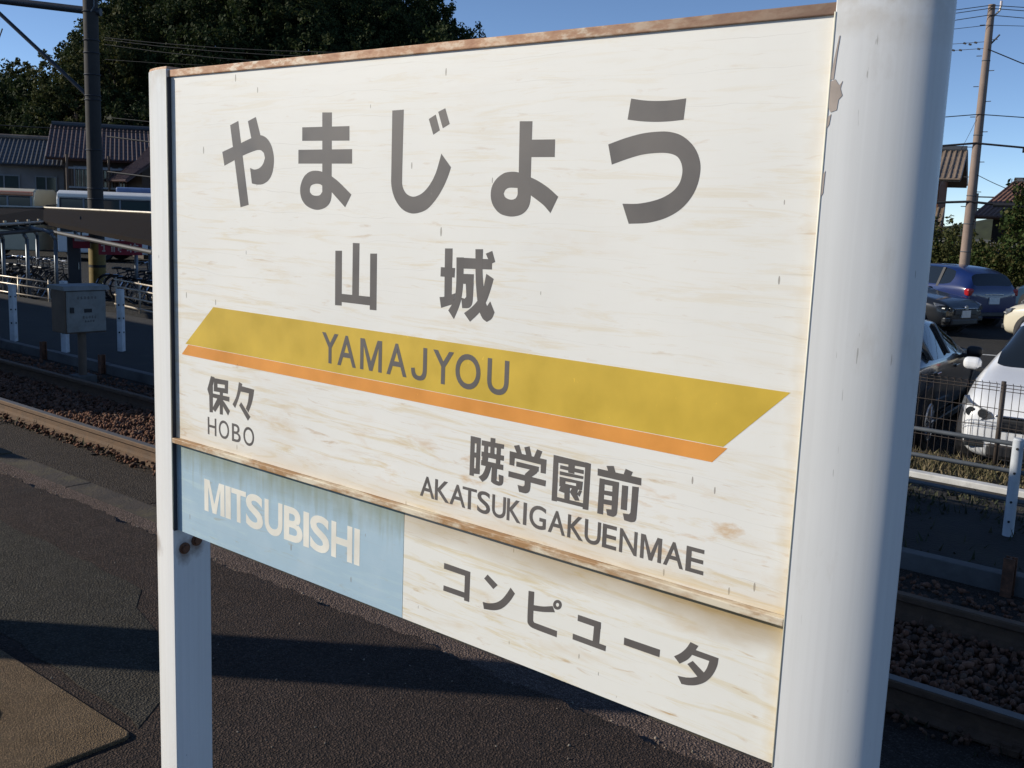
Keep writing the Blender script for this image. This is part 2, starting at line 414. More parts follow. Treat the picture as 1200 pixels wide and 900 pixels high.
# ------------------------------------------------------------------ station sign
ZT = 1.7073          # top edge of the name board above the platform
GLYPHS = [
  ('h', 'や', [[(-427.5,-85.9),(-405.3,-79.6),(-378.3,-212.9),(-400.3,-217.3)],[(-379.4,-80.7),(-358.7,-74.7),(-345.9,-105.3),(-370.1,-108.9)],[(-449.8,-128.4),(-414.2,-119.1),(-368.2,-106.7),(-347.7,-103.1),(-331.2,-107.7),(-318.5,-119.9),(-312.3,-138.5),(-314.9,-158.3),(-324.0,-171.6),(-338.7,-178.8),(-353.6,-180.3),(-369.3,-178.7),(-374.1,-154.0),(-362.8,-156.7),(-349.7,-154.4),(-340.4,-148.4),(-334.9,-138.5),(-337.8,-130.7),(-345.9,-126.5),(-357.1,-126.4),(-391.9,-134.2),(-444.1,-150.7)]]),
  ('h', 'ま', [[(-195.6,-72.5),(-173.8,-73.2),(-173.0,-178.5),(-194.3,-178.8)],[(-242.4,-93.2),(-134.6,-93.7),(-134.2,-114.4),(-242.3,-113.3)],[(-251.4,-126.6),(-128.1,-126.6),(-127.7,-147.3),(-251.3,-147.3)],[(-175.8,-164.4),(-156.3,-174.2),(-128.4,-191.9),(-142.0,-210.6),(-175.5,-186.9)],[(-173.1,-170.2),(-188.9,-160.9),(-208.8,-157.8),(-225.6,-160.0),(-239.1,-168.6),(-246.6,-183.7),(-244.1,-198.8),(-233.7,-209.3),(-218.3,-214.9),(-203.2,-216.0),(-186.6,-212.0),(-175.9,-203.7),(-172.8,-191.1),(-173.1,-170.2),(-194.3,-179.8),(-194.2,-189.3),(-200.1,-194.1),(-210.1,-195.1),(-218.5,-193.6),(-223.6,-189.8),(-223.7,-184.5),(-220.3,-179.8),(-210.3,-177.3),(-200.3,-177.6),(-194.3,-179.8)]]),
  ('h', 'じ', [[(-44.4,-74.5),(-21.5,-74.0),(-22.0,-173.5),(-18.6,-182.8),(-11.6,-189.3),(-0.3,-192.4),(11.4,-190.3),(22.8,-184.5),(34.0,-174.0),(43.3,-160.2),(49.2,-145.4),(53.0,-134.2),(71.7,-152.2),(65.9,-165.7),(56.9,-180.6),(44.5,-195.6),(28.6,-208.7),(12.1,-214.3),(-3.0,-215.4),(-18.5,-211.2),(-30.9,-202.0),(-39.2,-190.3),(-43.8,-176.1),(-44.2,-159.5)],[(27.8,-88.0),(40.5,-82.5),(49.0,-103.3),(37.0,-108.9)],[(45.2,-79.0),(58.1,-74.8),(67.1,-95.4),(54.6,-100.7)]]),
  ('h', 'ょ', [[(189.1,-94.9),(209.7,-95.4),(210.7,-179.3),(191.1,-179.6)],[(207.6,-117.9),(246.9,-118.1),(247.3,-139.4),(208.7,-139.3)],[(207.1,-163.1),(222.6,-168.6),(239.4,-176.8),(255.6,-187.4),(244.4,-207.7),(232.4,-197.9),(208.2,-184.7)],[(210.5,-175.1),(201.5,-162.5),(190.0,-158.3),(178.6,-157.5),(165.8,-159.5),(153.0,-167.2),(145.5,-178.2),(144.9,-191.3),(150.2,-202.1),(160.9,-210.6),(174.1,-213.7),(185.6,-213.7),(198.3,-210.5),(207.8,-202.8),(211.4,-192.1),(210.5,-175.1),(189.6,-177.7),(190.0,-186.1),(186.8,-190.9),(180.3,-192.7),(173.1,-191.6),(168.6,-189.1),(166.4,-185.4),(169.1,-180.4),(175.3,-177.7),(189.6,-177.7)]]),
  ('h', 'う', [[(356.1,-73.5),(374.0,-76.2),(391.5,-77.5),(410.7,-77.5),(429.8,-76.1),(428.0,-99.3),(410.2,-100.5),(391.0,-100.7),(371.2,-99.5),(352.7,-97.2)],[(327.1,-125.1),(350.1,-118.4),(374.3,-113.3),(396.0,-111.6),(411.1,-112.2),(426.1,-116.2),(439.2,-124.7),(448.2,-135.3),(453.4,-149.3),(452.5,-165.2),(447.4,-179.4),(438.0,-192.1),(426.0,-201.7),(409.4,-209.5),(387.9,-214.8),(362.2,-216.7),(351.8,-193.7),(373.1,-193.2),(392.8,-189.8),(407.7,-185.1),(420.1,-178.0),(427.9,-169.0),(430.7,-158.2),(429.6,-149.3),(424.8,-141.3),(417.1,-137.2),(406.3,-135.4),(391.2,-135.6),(373.8,-137.5),(353.9,-142.4),(333.7,-148.5)]]),
  ('k', '山', [[(-162.9,-275.6),(-148.0,-274.8),(-147.3,-356.9),(-162.4,-357.5)],[(-123.7,-262.1),(-109.2,-261.9),(-109.2,-349.9),(-123.8,-350.0)],[(-85.5,-275.7),(-71.2,-274.9),(-70.5,-357.2),(-84.7,-357.5)],[(-149.1,-339.1),(-83.1,-338.5),(-84.2,-351.2),(-148.9,-351.4)]]),
  ('k', '城', [[(64.6,-260.6),(78.8,-259.9),(79.5,-327.9),(65.8,-329.1)],[(57.7,-286.4),(84.3,-286.0),(84.0,-298.9),(57.5,-299.2)],[(56.7,-327.5),(65.4,-326.4),(86.1,-320.0),(82.1,-335.2),(60.1,-342.2)],[(86.5,-271.5),(99.8,-270.8),(100.0,-306.1),(97.5,-326.5),(92.5,-340.4),(84.7,-355.4),(74.0,-344.5),(82.0,-333.2),(86.2,-322.0),(87.4,-304.3)],[(86.5,-271.5),(150.4,-270.5),(150.7,-283.8),(87.0,-286.2)],[(98.0,-292.9),(119.0,-292.1),(118.8,-305.4),(98.5,-306.2)],[(104.8,-304.4),(119.1,-303.4),(118.4,-324.8),(116.9,-332.9),(111.7,-337.7),(99.8,-339.1),(97.4,-325.1),(103.9,-326.0),(106.5,-322.4)],[(120.6,-258.8),(133.9,-258.1),(134.0,-283.9),(136.3,-303.5),(141.8,-328.2),(144.6,-332.5),(149.6,-325.9),(157.8,-339.7),(153.2,-348.3),(144.7,-353.5),(137.4,-349.8),(130.7,-339.7),(126.5,-324.1),(122.7,-297.9)],[(141.3,-290.0),(154.2,-295.7),(149.0,-311.8),(141.8,-328.2),(130.8,-342.4),(114.6,-356.0),(103.4,-345.5),(116.2,-337.0),(128.3,-325.3),(136.5,-310.1)],[(139.3,-263.7),(150.1,-259.6),(155.9,-273.4),(150.7,-275.7),(144.5,-271.5)]]),
  ('s', '保', [[(-488.4,-508.6),(-477.7,-509.3),(-482.4,-523.3),(-494.6,-542.5),(-499.6,-533.1)],[(-494.4,-531.6),(-483.0,-525.8),(-483.7,-572.0),(-493.4,-573.1)],[(-479.1,-510.8),(-437.8,-510.0),(-438.2,-518.1),(-479.2,-519.8)],[(-479.1,-510.8),(-469.0,-510.5),(-469.9,-533.5),(-480.3,-534.0)],[(-447.4,-510.3),(-437.8,-510.0),(-439.2,-532.8),(-448.0,-533.1)],[(-479.6,-526.2),(-438.5,-524.2),(-439.2,-532.8),(-480.3,-534.0)],[(-482.6,-538.3),(-434.6,-537.8),(-435.2,-546.1),(-482.8,-545.3)],[(-462.4,-532.5),(-453.7,-532.3),(-454.3,-571.6),(-462.9,-572.1)],[(-468.7,-543.8),(-460.3,-544.3),(-461.8,-552.8),(-476.6,-570.1),(-485.1,-565.5)],[(-456.7,-545.4),(-449.8,-548.6),(-433.5,-561.8),(-439.0,-570.5),(-456.0,-554.5)]]),
  ('s', '々', [[(-407.2,-508.2),(-397.9,-510.2),(-402.8,-524.6),(-408.8,-537.7),(-418.4,-554.6),(-425.7,-549.1),(-416.9,-537.2),(-411.4,-525.0)],[(-402.7,-514.1),(-365.1,-515.4),(-367.0,-523.6),(-404.7,-523.8)],[(-379.0,-522.1),(-365.1,-515.4),(-367.8,-528.6),(-373.1,-542.2),(-381.1,-556.3),(-388.2,-550.9),(-382.3,-538.7)],[(-401.4,-541.8),(-375.6,-563.2),(-382.5,-570.8),(-406.8,-548.0)]]),
  ('s', '暁', [[(122.6,-512.1),(130.4,-511.9),(130.5,-567.0),(122.4,-567.3)],[(133.9,-512.0),(141.2,-512.1),(140.8,-562.5),(133.4,-562.8)],[(122.6,-512.1),(141.2,-512.1),(141.2,-520.4),(122.9,-521.5)],[(122.6,-533.8),(140.9,-533.6),(140.8,-540.2),(122.5,-541.3)],[(122.6,-556.2),(141.0,-555.4),(140.8,-562.5),(122.6,-564.3)],[(158.7,-508.6),(167.1,-508.1),(167.1,-519.1),(158.8,-519.3)],[(143.0,-514.5),(182.8,-513.8),(182.4,-519.8),(143.0,-521.8)],[(147.7,-519.9),(154.9,-519.9),(154.7,-533.1),(147.5,-533.1)],[(159.1,-517.9),(165.9,-517.4),(166.4,-529.7),(158.8,-530.4)],[(170.2,-519.2),(177.4,-519.3),(177.1,-534.3),(170.0,-533.6)],[(143.4,-530.1),(183.2,-529.0),(183.0,-536.0),(143.3,-536.7)],[(144.8,-534.9),(155.6,-534.9),(154.4,-546.3),(144.9,-546.7)],[(169.7,-534.3),(177.1,-533.6),(176.5,-547.4),(169.8,-547.4)],[(143.3,-542.0),(182.6,-541.7),(182.5,-548.9),(143.3,-549.0)],[(152.6,-545.3),(162.0,-545.5),(159.1,-555.9),(154.4,-565.4),(146.4,-571.9),(139.4,-566.4),(146.4,-561.0),(150.4,-553.6)],[(162.9,-546.0),(171.9,-545.6),(171.4,-565.4),(176.5,-565.7),(175.2,-556.1),(183.3,-556.5),(183.2,-565.7),(180.9,-569.8),(175.1,-571.5),(167.4,-570.8),(162.2,-568.5)]]),
  ('s', '学', [[(199.8,-512.4),(208.9,-509.7),(214.0,-521.1),(206.0,-522.6)],[(217.6,-511.3),(226.3,-508.5),(230.9,-521.9),(221.9,-522.9)],[(239.1,-510.3),(247.8,-511.5),(243.7,-522.7),(233.4,-523.3)],[(193.1,-520.8),(255.3,-521.2),(255.2,-529.4),(193.1,-528.7)],[(193.1,-520.8),(202.3,-520.9),(201.6,-539.4),(193.3,-539.3)],[(246.3,-521.6),(255.3,-521.2),(254.8,-539.9),(246.5,-540.2)],[(205.2,-532.7),(243.1,-532.9),(243.0,-539.3),(205.2,-539.4)],[(232.5,-536.2),(243.1,-532.9),(240.7,-541.0),(230.8,-549.2),(220.5,-546.8)],[(192.4,-548.0),(255.7,-548.8),(255.2,-556.7),(192.3,-555.8)],[(220.5,-546.8),(230.5,-544.8),(230.3,-562.7),(228.6,-568.9),(223.1,-572.5),(211.7,-572.7),(208.8,-563.8),(217.8,-564.0),(220.6,-562.1)]]),
  ('s', '園', [[(266.5,-512.7),(274.6,-512.7),(274.9,-572.8),(266.3,-573.1)],[(316.9,-513.0),(325.4,-513.5),(324.9,-573.3),(316.1,-573.8)],[(266.5,-512.7),(325.4,-513.5),(324.9,-519.6),(266.5,-521.9)],[(274.9,-566.6),(317.1,-566.2),(316.7,-571.4),(274.4,-571.7)],[(290.4,-513.5),(300.7,-514.1),(300.5,-531.4),(290.9,-531.4)],[(277.9,-524.0),(314.9,-523.7),(314.9,-528.8),(277.7,-528.8)],[(277.5,-532.0),(314.8,-531.7),(314.5,-535.4),(277.8,-536.7)],[(277.6,-539.2),(314.0,-538.8),(313.6,-542.5),(277.7,-543.8)],[(277.6,-539.2),(287.1,-539.1),(286.9,-548.9),(277.9,-551.9)],[(304.0,-539.9),(314.3,-539.1),(313.5,-549.7),(304.6,-550.0)],[(282.9,-546.7),(313.3,-546.3),(312.9,-550.1),(282.9,-550.9)],[(280.1,-550.8),(295.2,-549.9),(285.9,-559.0),(277.2,-558.1)],[(286.1,-549.0),(294.4,-548.6),(294.7,-566.5),(286.8,-566.3)],[(298.3,-550.1),(307.2,-549.7),(306.4,-556.1),(310.3,-563.9),(303.7,-565.3),(294.8,-556.0)],[(310.2,-550.3),(313.5,-550.9),(310.0,-559.0),(306.1,-556.1)]]),
  ('s', '前', [[(348.9,-511.8),(359.5,-509.9),(364.0,-520.3),(354.3,-522.8)],[(377.2,-510.1),(387.7,-512.2),(384.2,-521.1),(373.8,-520.2)],[(336.1,-517.5),(400.3,-517.4),(400.6,-526.4),(336.3,-526.3)],[(339.7,-529.2),(347.5,-528.9),(347.5,-574.1),(338.8,-574.4)],[(359.3,-529.0),(368.7,-528.7),(368.3,-566.1),(367.2,-570.6),(362.5,-573.7),(353.9,-573.5),(351.7,-566.1),(359.8,-565.0)],[(339.7,-529.2),(368.7,-528.7),(368.7,-534.9),(339.7,-535.9)],[(346.3,-543.3),(361.2,-542.2),(360.8,-548.2),(346.3,-548.7)],[(346.7,-554.4),(361.2,-553.5),(361.2,-559.8),(346.7,-560.5)],[(373.4,-531.3),(382.1,-530.8),(382.0,-561.4),(373.2,-561.7)],[(388.2,-529.8),(397.3,-529.1),(396.3,-568.4),(394.5,-572.6),(389.1,-574.5),(379.4,-574.3),(376.7,-566.1),(385.7,-565.3),(387.6,-562.5)]]),
  ('a', 'コ', [[(78.4,-704.5),(128.9,-705.0),(128.6,-713.4),(78.2,-713.2)],[(119.0,-705.4),(128.9,-705.0),(128.5,-749.2),(118.8,-749.4)],[(78.5,-737.9),(122.0,-737.6),(121.7,-745.7),(78.1,-745.8)]]),
  ('a', 'ン', [[(160.9,-700.5),(179.6,-710.6),(172.1,-718.3),(154.9,-707.7)],[(153.7,-741.9),(164.8,-740.8),(177.1,-736.5),(187.0,-729.7),(195.7,-719.2),(202.7,-708.2),(210.6,-714.4),(204.1,-725.0),(195.5,-735.5),(185.6,-743.6),(173.5,-748.5),(156.4,-751.4)]]),
  ('a', 'ピ', [[(233.9,-704.1),(243.6,-703.0),(243.7,-742.6),(245.7,-745.2),(284.1,-745.7),(284.0,-754.4),(246.2,-753.8),(238.3,-752.2),(234.1,-747.0)],[(242.2,-721.6),(258.9,-719.0),(275.1,-713.9),(279.3,-721.3),(260.2,-726.3),(242.0,-729.6)],[(289.8,-708.1),(289.4,-710.8),(288.0,-713.3),(285.8,-715.4),(283.2,-716.6),(280.5,-716.9),(278.1,-716.1),(276.5,-714.4),(275.8,-712.0),(276.2,-709.4),(277.6,-706.8),(279.8,-704.7),(282.5,-703.5),(285.2,-703.2),(287.5,-704.0),(289.1,-705.7),(289.8,-708.1),(285.4,-709.3),(285.2,-708.4),(284.5,-707.7),(283.7,-707.4),(282.7,-707.5),(281.7,-707.9),(280.9,-708.7),(280.4,-709.7),(280.2,-710.8),(280.5,-711.7),(281.1,-712.4),(282.0,-712.7),(283.0,-712.7),(283.9,-712.2),(284.8,-711.4),(285.3,-710.4),(285.4,-709.3)]]),
  ('a', 'ュ', [[(316.4,-714.0),(352.6,-714.0),(352.7,-722.5),(316.2,-722.3)],[(342.4,-717.0),(352.6,-714.0),(351.3,-745.7),(341.2,-744.9)],[(309.8,-741.5),(362.0,-742.3),(361.4,-749.7),(309.8,-749.3)]]),
  ('a', 'ー', [[(388.3,-723.1),(440.5,-723.1),(440.1,-732.8),(388.3,-732.7)]]),
  ('a', 'タ', [[(481.2,-700.8),(491.9,-702.4),(486.0,-713.0),(479.0,-723.2),(468.4,-732.0),(460.2,-725.2),(468.9,-718.4),(476.1,-709.9)],[(486.6,-708.4),(519.1,-709.1),(517.5,-716.3),(484.3,-715.9)],[(507.9,-714.1),(519.1,-709.1),(517.7,-719.7),(512.2,-732.9),(503.6,-743.7),(492.7,-750.9),(482.3,-754.7),(472.7,-756.2),(466.8,-747.8),(478.8,-746.0),(490.1,-742.0),(499.2,-735.4),(505.0,-725.5)],[(485.8,-722.9),(502.8,-733.3),(494.8,-741.3),(478.9,-729.0)]]),
]
WORDS = [
  ('YAMAJYOU', -447.9, -401.2, [('Y',-191.9,-153.8),('A',-155.5,-113.4),('M',-104.0,-56.9),('A',-46.6,-4.7),('J',4.0,35.4),('Y',47.4,87.2),('O',90.7,136.8),('U',149.1,186.8)]),
  ('HOBO', -613.1, -582.0, [('H',-499.3,-473.7),('O',-466.3,-436.3),('B',-427.8,-403.2),('O',-395.4,-365.5)]),
  ('AKATSUKIGAKUENMAE', -615.6, -585.2, [('A',27.7,56.5),('K',57.4,85.9),('A',86.3,116.3),('T',110.7,137.1),('S',138.4,162.1),('U',165.4,189.8),('K',191.8,216.4),('I',220.3,226.1),('G',230.8,258.7),('A',262.4,290.3),('K',293.9,319.2),('U',320.9,345.6),('E',348.3,369.6),('N',374.0,399.7),('M',404.6,434.6),('A',437.5,465.0),('E',468.1,492.1)]),
  ('MITSUBISHI', -754.8, -696.6, [('M',-513.4,-452.4),('I',-449.7,-433.9),('T',-432.1,-390.0),('S',-390.4,-342.5),('U',-338.4,-290.2),('B',-286.2,-237.9),('I',-236.0,-221.7),('S',-219.1,-171.3),('H',-167.0,-117.5),('I',-113.1,-100.3)]),
]


def smooth_outline(pts, n=4):
    """rounds the gentle bends of an outline, keeps its sharp corners"""
    L = len(pts)
    P = [Vector(p) for p in pts]
    gentle = []
    for i in range(L):
        a, b = P[i] - P[i - 1], P[(i + 1) % L] - P[i]
        if a.length < 1e-6 or b.length < 1e-6:
            gentle.append(False); continue
        gentle.append(a.angle(b) < R(42))
    out = []
    for i in range(L):
        p1, p2 = P[i], P[(i + 1) % L]
        p0, p3 = P[i - 1], P[(i + 2) % L]
        out.append(p1)
        if not (gentle[i] or gentle[(i + 1) % L]):
            continue
        m1 = (p2 - p0) * 0.5 if gentle[i] else (p2 - p1)
        m2 = (p3 - p1) * 0.5 if gentle[(i + 1) % L] else (p2 - p1)
        l = (p2 - p1).length
        m1 = m1 * min(1, l / max(m1.length, 1e-6)); m2 = m2 * min(1, l / max(m2.length, 1e-6))
        for k in range(1, n):
            t = k / n
            out.append((2*t**3 - 3*t**2 + 1) * p1 + (t**3 - 2*t**2 + t) * m1 + (-2*t**3 + 3*t**2) * p2 + (t**3 - t**2) * m2)
    return out

from mathutils.geometry import tessellate_polygon
def flat_outlines(name, outlines, mat, parent, y0, thick=0.00018):
    """cut-out sheet letters: each stroke is a thin plate, the strokes lie a hair above each other"""
    b = MB()
    for i, pts in enumerate(outlines):
        # an outline that closes on itself half way is a ring: outer edge, then the hole
        hole = next((j for j in range(3, len(pts) - 3) if pts[j] == pts[0]), None)
        rings = [pts] if hole is None else [pts[:hole], pts[hole + 1:-1] if pts[-1] == pts[hole + 1] else pts[hole + 1:]]
        rings = [smooth_outline(r) for r in rings]
        tris = tessellate_polygon([[Vector((p[0], p[1], 0)) for p in r] for r in rings])
        yf = y0 - thick - 0.000015 * i
        q = [p for r in rings for p in r]
        n = len(q)
        nxt = {}
        st = 0
        for r in rings:
            for k in range(len(r)):
                nxt[st + k] = st + (k + 1) % len(r)
            st += len(r)
        vs = [(p[0] / 1000, yf, ZT + p[1] / 1000) for p in q] + [(p[0] / 1000, y0, ZT + p[1] / 1000) for p in q]
        fs = [tuple(t) for t in tris] + [(k, nxt[k], nxt[k] + n, k + n) for k in range(n)]
        b.add(vs, fs)
    return b.build(name, mat, parent)

sign = empty('station_sign', (0, 0, 0), 0, 'weathered white station name board between two white posts on the platform', 'sign')
b = MB().box((-0.6, 0.0, ZT - 0.635), (0.6, 0.024, ZT))
panel = b.build('name_panel', M['board'], sign)
b = MB().box((-0.6, 0.001, ZT - 0.811), (-0.0050, 0.024, ZT - 0.643))
ad_b = b.build('advert_panel', M['ad_blue'], sign)
tag(ad_b, 'pale blue advert panel with cream letters and green grime')
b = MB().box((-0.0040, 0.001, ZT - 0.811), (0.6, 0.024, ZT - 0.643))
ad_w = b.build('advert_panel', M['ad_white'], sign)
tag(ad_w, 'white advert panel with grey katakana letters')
b = MB().box((-0.5988, -0.0095, ZT - 0.6445), (0.5994, 0.0235, ZT - 0.6354))
b.build('middle_rail', M['rail_paint'], sign, bevel=0.0012)
b = MB().box((-0.6005, -0.004, ZT - 0.0015), (0.6005, 0.028, ZT + 0.0105))
b.build('top_trim', M['trim'], sign, bevel=0.0012)

def band(name, pts, mat, y):
    b = MB()
    n = len(pts)
    vs = [(x / 1000, -y, ZT + z / 1000) for x, z in pts] + [(x / 1000, 0.0004, ZT + z / 1000) for x, z in pts]
    b.add(vs, [tuple(range(n))] + [(k, (k + 1) % n, (k + 1) % n + n, k + n) for k in range(n)])
    return b.build(name, mat, panel)
yb = band('yellow_band', [(-479.3, -387.8), (581.5, -387.8), (506.1, -460.5), (-565.4, -460.5)], M['yellow'], 0.0002)
ob_ = band('orange_band', [(-556.9, -461.2), (511.6, -461.2), (493.5, -480.5), (-577.4, -480.5)], M['orange'], 0.0002)

for grp, ch, strokes in GLYPHS:
    flat_outlines('letter', strokes, M['letter'], ad_w if grp == 'a' else panel, 0.001 if grp == 'a' else 0.0)

def glyph_mesh(ch, off):
    """outline of a latin capital from the built-in font, as a thin mesh fitted to a unit box"""
    cu = bpy.data.curves.new('t', 'FONT')
    cu.body = ch
    cu.size = 1.0
    cu.offset = off
    cu.extrude = 0.0
    cu.resolution_u = 6
    o = bpy.data.objects.new('t', cu)
    COL.objects.link(o)
    dg = bpy.context.evaluated_depsgraph_get()
    me = bpy.data.meshes.new_from_object(o.evaluated_get(dg))
    bpy.data.objects.remove(o)
    return me
for word, zb, zt, chars in WORDS:
    par, mat = (ad_b, M['letter_white']) if word == 'MITSUBISHI' else (panel, M['letter'])
    y = 0.0008 if par is ad_b else (-0.0004 if word == 'YAMAJYOU' else -0.0002)
    off = {'MITSUBISHI': 0.026, 'AKATSUKIGAKUENMAE': 0.012, 'HOBO': 0.004, 'YAMAJYOU': 0.012}[word]
    for ch, x0, x1 in chars:
        if ch == 'M':
            sw = 0.205 if par is ad_b else (0.17 if word[0] == 'A' else 0.155)
            out = [(0, 0), (0, 1), (sw * 1.3, 1), (.5, .30), (1 - sw * 1.3, 1), (1, 1), (1, 0), (1 - sw, 0), (1 - sw, .78), (.5 + sw * .48, 0), (.5 - sw * .48, 0), (sw, .78), (sw, 0)]
            flat_outlines('letter', [[(x0 + u * (x1 - x0), zb + v * (zt - zb)) for u, v in out]], mat, par, y + 0.00018)
            continue
        if ch in 'JT':
            bt = 0.13 if par is ad_b else 0.11
            out = {'J': [(.76, 1), (1, 1), (1, .30), (.95, .13), (.80, .02), (.5, -.02), (.2, .03), (.05, .15), (0, .33), (.23, .35), (.28, .21), (.38, .14), (.5, .12), (.64, .14), (.73, .22), (.76, .34)],
                   'T': [(0, 1), (1, 1), (1, 1 - bt * 1.2), (.5 + bt, 1 - bt * 1.2), (.5 + bt, 0), (.5 - bt, 0), (.5 - bt, 1 - bt * 1.2), (0, 1 - bt * 1.2)]}[ch]
            flat_outlines('letter', [[(x0 + u * (x1 - x0), zb + v * (zt - zb)) for u, v in out]], mat, par, y + 0.00018)
            continue
        me = glyph_mesh(ch, off)
        co = np.empty(len(me.vertices) * 3); me.vertices.foreach_get('co', co)
        co = co.reshape(-1, 3)
        lo, hi = co.min(0), co.max(0)
        u = (co[:, 0] - lo[0]) / (hi[0] - lo[0])
        over = 0.02 * (zt - zb) if ch in 'OSGUJ' else 0.0
        v = (co[:, 1] - lo[1]) / (hi[1] - lo[1])
        new = np.stack([(x0 + u * (x1 - x0)) / 1000, np.full(len(u), y), ZT + (zb - over + v * (zt - zb + (2 * over if ch in 'OSG' else over))) / 1000], 1)
        me.vertices.foreach_set('co', new.ravel())
        me.update()
        me.materials.clear()
        bm = bmesh.new(); bm.from_mesh(me)
        r = bmesh.ops.extrude_face_region(bm, geom=bm.faces[:])
        bmesh.ops.translate(bm, vec=(0, 0.0003, 0), verts=[g for g in r['geom'] if isinstance(g, bmesh.types.BMVert)])
        bmesh.ops.recalc_face_normals(bm, faces=bm.faces)
        for f_ in bm.faces: f_.smooth = False
        bm.to_mesh(me); bm.free()
        link('letter', me, par, [mat])

# the two posts: flat towards the board, rounded outwards
def post_profile(sx, y_front=-0.0085, y_back=0.0705, wd=0.1035, n=22, ex=1.9):
    c, hb = (y_front + y_back) / 2, (y_back - y_front) / 2
    out = []
    for k in range(n + 1):
        t = -math.pi / 2 + math.pi * k / n
        cx = abs(math.cos(t)) ** (2 / ex) * wd
        cy = math.copysign(abs(math.sin(t)) ** (2 / ex), math.sin(t)) * hb
        out.append((sx * (0.6 + cx), c + cy))
    return out
for sx in (-1, 1):
    pr = post_profile(sx)
    b = MB().prism(pr, 'z', -0.02, ZT + 0.0125)
    po = b.build('post', M['post'], sign, smooth=True, angle=50)
    md = po.modifiers.new('bevel', 'BEVEL'); md.width = 0.0012; md.segments = 2; md.limit_method = 'ANGLE'; md.angle_limit = R(50)
    # cap, a little larger than the section
    cpr = [(sx * 0.6 + (x - sx * 0.6) * 1.0, y) for x, y in pr]
    MB().prism([((x - sx * 0.64) * 0.97 + sx * 0.64, (y - 0.031) * 0.96 + 0.031) for x, y in cpr], 'z', ZT + 0.0120, ZT + 0.0165).build('cap', M['trim'], po, bevel=0.001)
    # bolts on the inner flat face, under the board
    for (yy, zz) in ((0.014, 0.858), (0.040, 0.868)):
        xb = sx * 0.6
        bo = MB().tube((xb + sx * 0.004, yy, zz), (xb - sx * 0.007, yy, zz), 0.0075, n=6)
        bo.tube((xb + sx * 0.001, yy, zz), (xb - sx * 0.0025, yy, zz), 0.011, n=14)
        bo.build('bolt', M['rust'], po)
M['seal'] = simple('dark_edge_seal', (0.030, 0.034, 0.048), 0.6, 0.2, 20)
MB().box((-0.6008, -0.0072, ZT - 0.8112), (-0.5990, -0.0002, ZT - 0.0016)).build('shade_strip', M['seal'], sign)  # dark strip put in for the shade on the left post's inner wall
for sx in (-1, 1):
    MB().tube((sx * 0.6002, -0.0083, ZT - 0.809), (sx * 0.6002, -0.0083, ZT), 0.0012, n=8).build('lit_corner_strip', M['lit_corner'], sign, smooth=True)  # pale strip painted in for the lit front corner of each post
# flaked paint on the right post by the board joint
def chip(pts, sx=1):
    """a shallow flake: bare primer showing where paint has gone, laid on the curved face"""
    c, hb, wd, ex = 0.0310, 0.0395, 0.1035, 1.9
    vs = []
    for x, z in pts:
        u = min(0.999, max(0.0, x / wd)) ** ex
        y = c - hb * (1 - u) ** (1 / ex)
        vs.append((0.6 + x, y - 0.0004, z))
    n = len(vs)
    vs2 = [(x, y + 0.002, z) for x, y, z in vs]
    b = MB().add(vs + vs2, [tuple(range(n))] + [(k, (k + 1) % n, (k + 1) % n + n, k + n) for k in range(n)])
    return b
posts = [o for o in sign.children if o.name.startswith('post')]
chips = [[(0.0008, 1.642), (0.0030, 1.662), (0.0062, 1.684), (0.0072, 1.684), (0.0055, 1.664), (0.0042, 1.642)],
         [(0.001, 1.640), (0.006, 1.642), (0.0105, 1.636), (0.0135, 1.640), (0.012, 1.633), (0.0145, 1.626), (0.011, 1.622), (0.010, 1.612), (0.004, 1.610), (0.001, 1.615)],
         [(0.001, 1.605), (0.0045, 1.608), (0.0035, 1.598), (0.001, 1.594)],
         [(0.001, 1.548), (0.0035, 1.552), (0.003, 1.530), (0.001, 1.526)]]
for c in chips:
    chip(c).build('paint_chip', M['primer'], posts[1])
# ------------------------------------------------------------------ ground, platform, track
def asphalt(name, a, bcol, fleck=0.5, scale=1.0, seed=0.0, blot=None):
    k = NT(name)
    ob = k.mapv(k.geo(), (1, 1, 1), (seed, seed * 0.7, 0))
    big = k.noise(ob, 1.3, 6, 0.62, 0.4)
    mid = k.noise(ob, 9, 6, 0.65)
    cell = k.voro(ob, 130 * scale)
    cellc = k.voro(ob, 130 * scale, out='Color')
    fine = k.noise(ob, 260 * scale, 3)
    c = k.mix(k.ramp(big, 0.32, 0.68), a, bcol)
    c = k.mix(k.ramp(mid, 0.35, 0.7, 0, 0.55), c, tuple(x * 0.55 for x in a))
    st = k.ramp(k.sep(cellc)[0], 0.35, 1.0, 0, fleck)
    c = k.mix(st, c, tuple(min(1, x * 2.3) for x in bcol))
    if blot:
        c = k.mix(k.ramp(k.noise(ob, 2.6, 7, 0.7), 0.55, 0.68, 0, 0.8), c, blot)
    c = k.mix(k.ramp(cell, 0.22, 0.62, 0, 0.7), c, tuple(x * 0.35 for x in a))
    h = k.math('ADD', k.ramp(cell, 0.0, 0.6, 1.0, 0.0), k.math('MULTIPLY', fine, 0.6))
    h = k.math('ADD', h, k.math('MULTIPLY', mid, 0.7))
    return k.done(c, k.ramp(mid, 0.3, 0.7, 0.78, 0.95), 0, k.bump(h, 1.0, 0.012), 0.3)
M['asphalt'] = asphalt('platform_asphalt', (0.044, 0.027, 0.019), (0.064, 0.041, 0.030), 0.85, 1.0, 0.0, (0.040, 0.027, 0.020))
M['asphalt_grey'] = asphalt('platform_asphalt_grey_patch', (0.050, 0.042, 0.030), (0.072, 0.061, 0.044), 0.6, 0.95, 3.0)
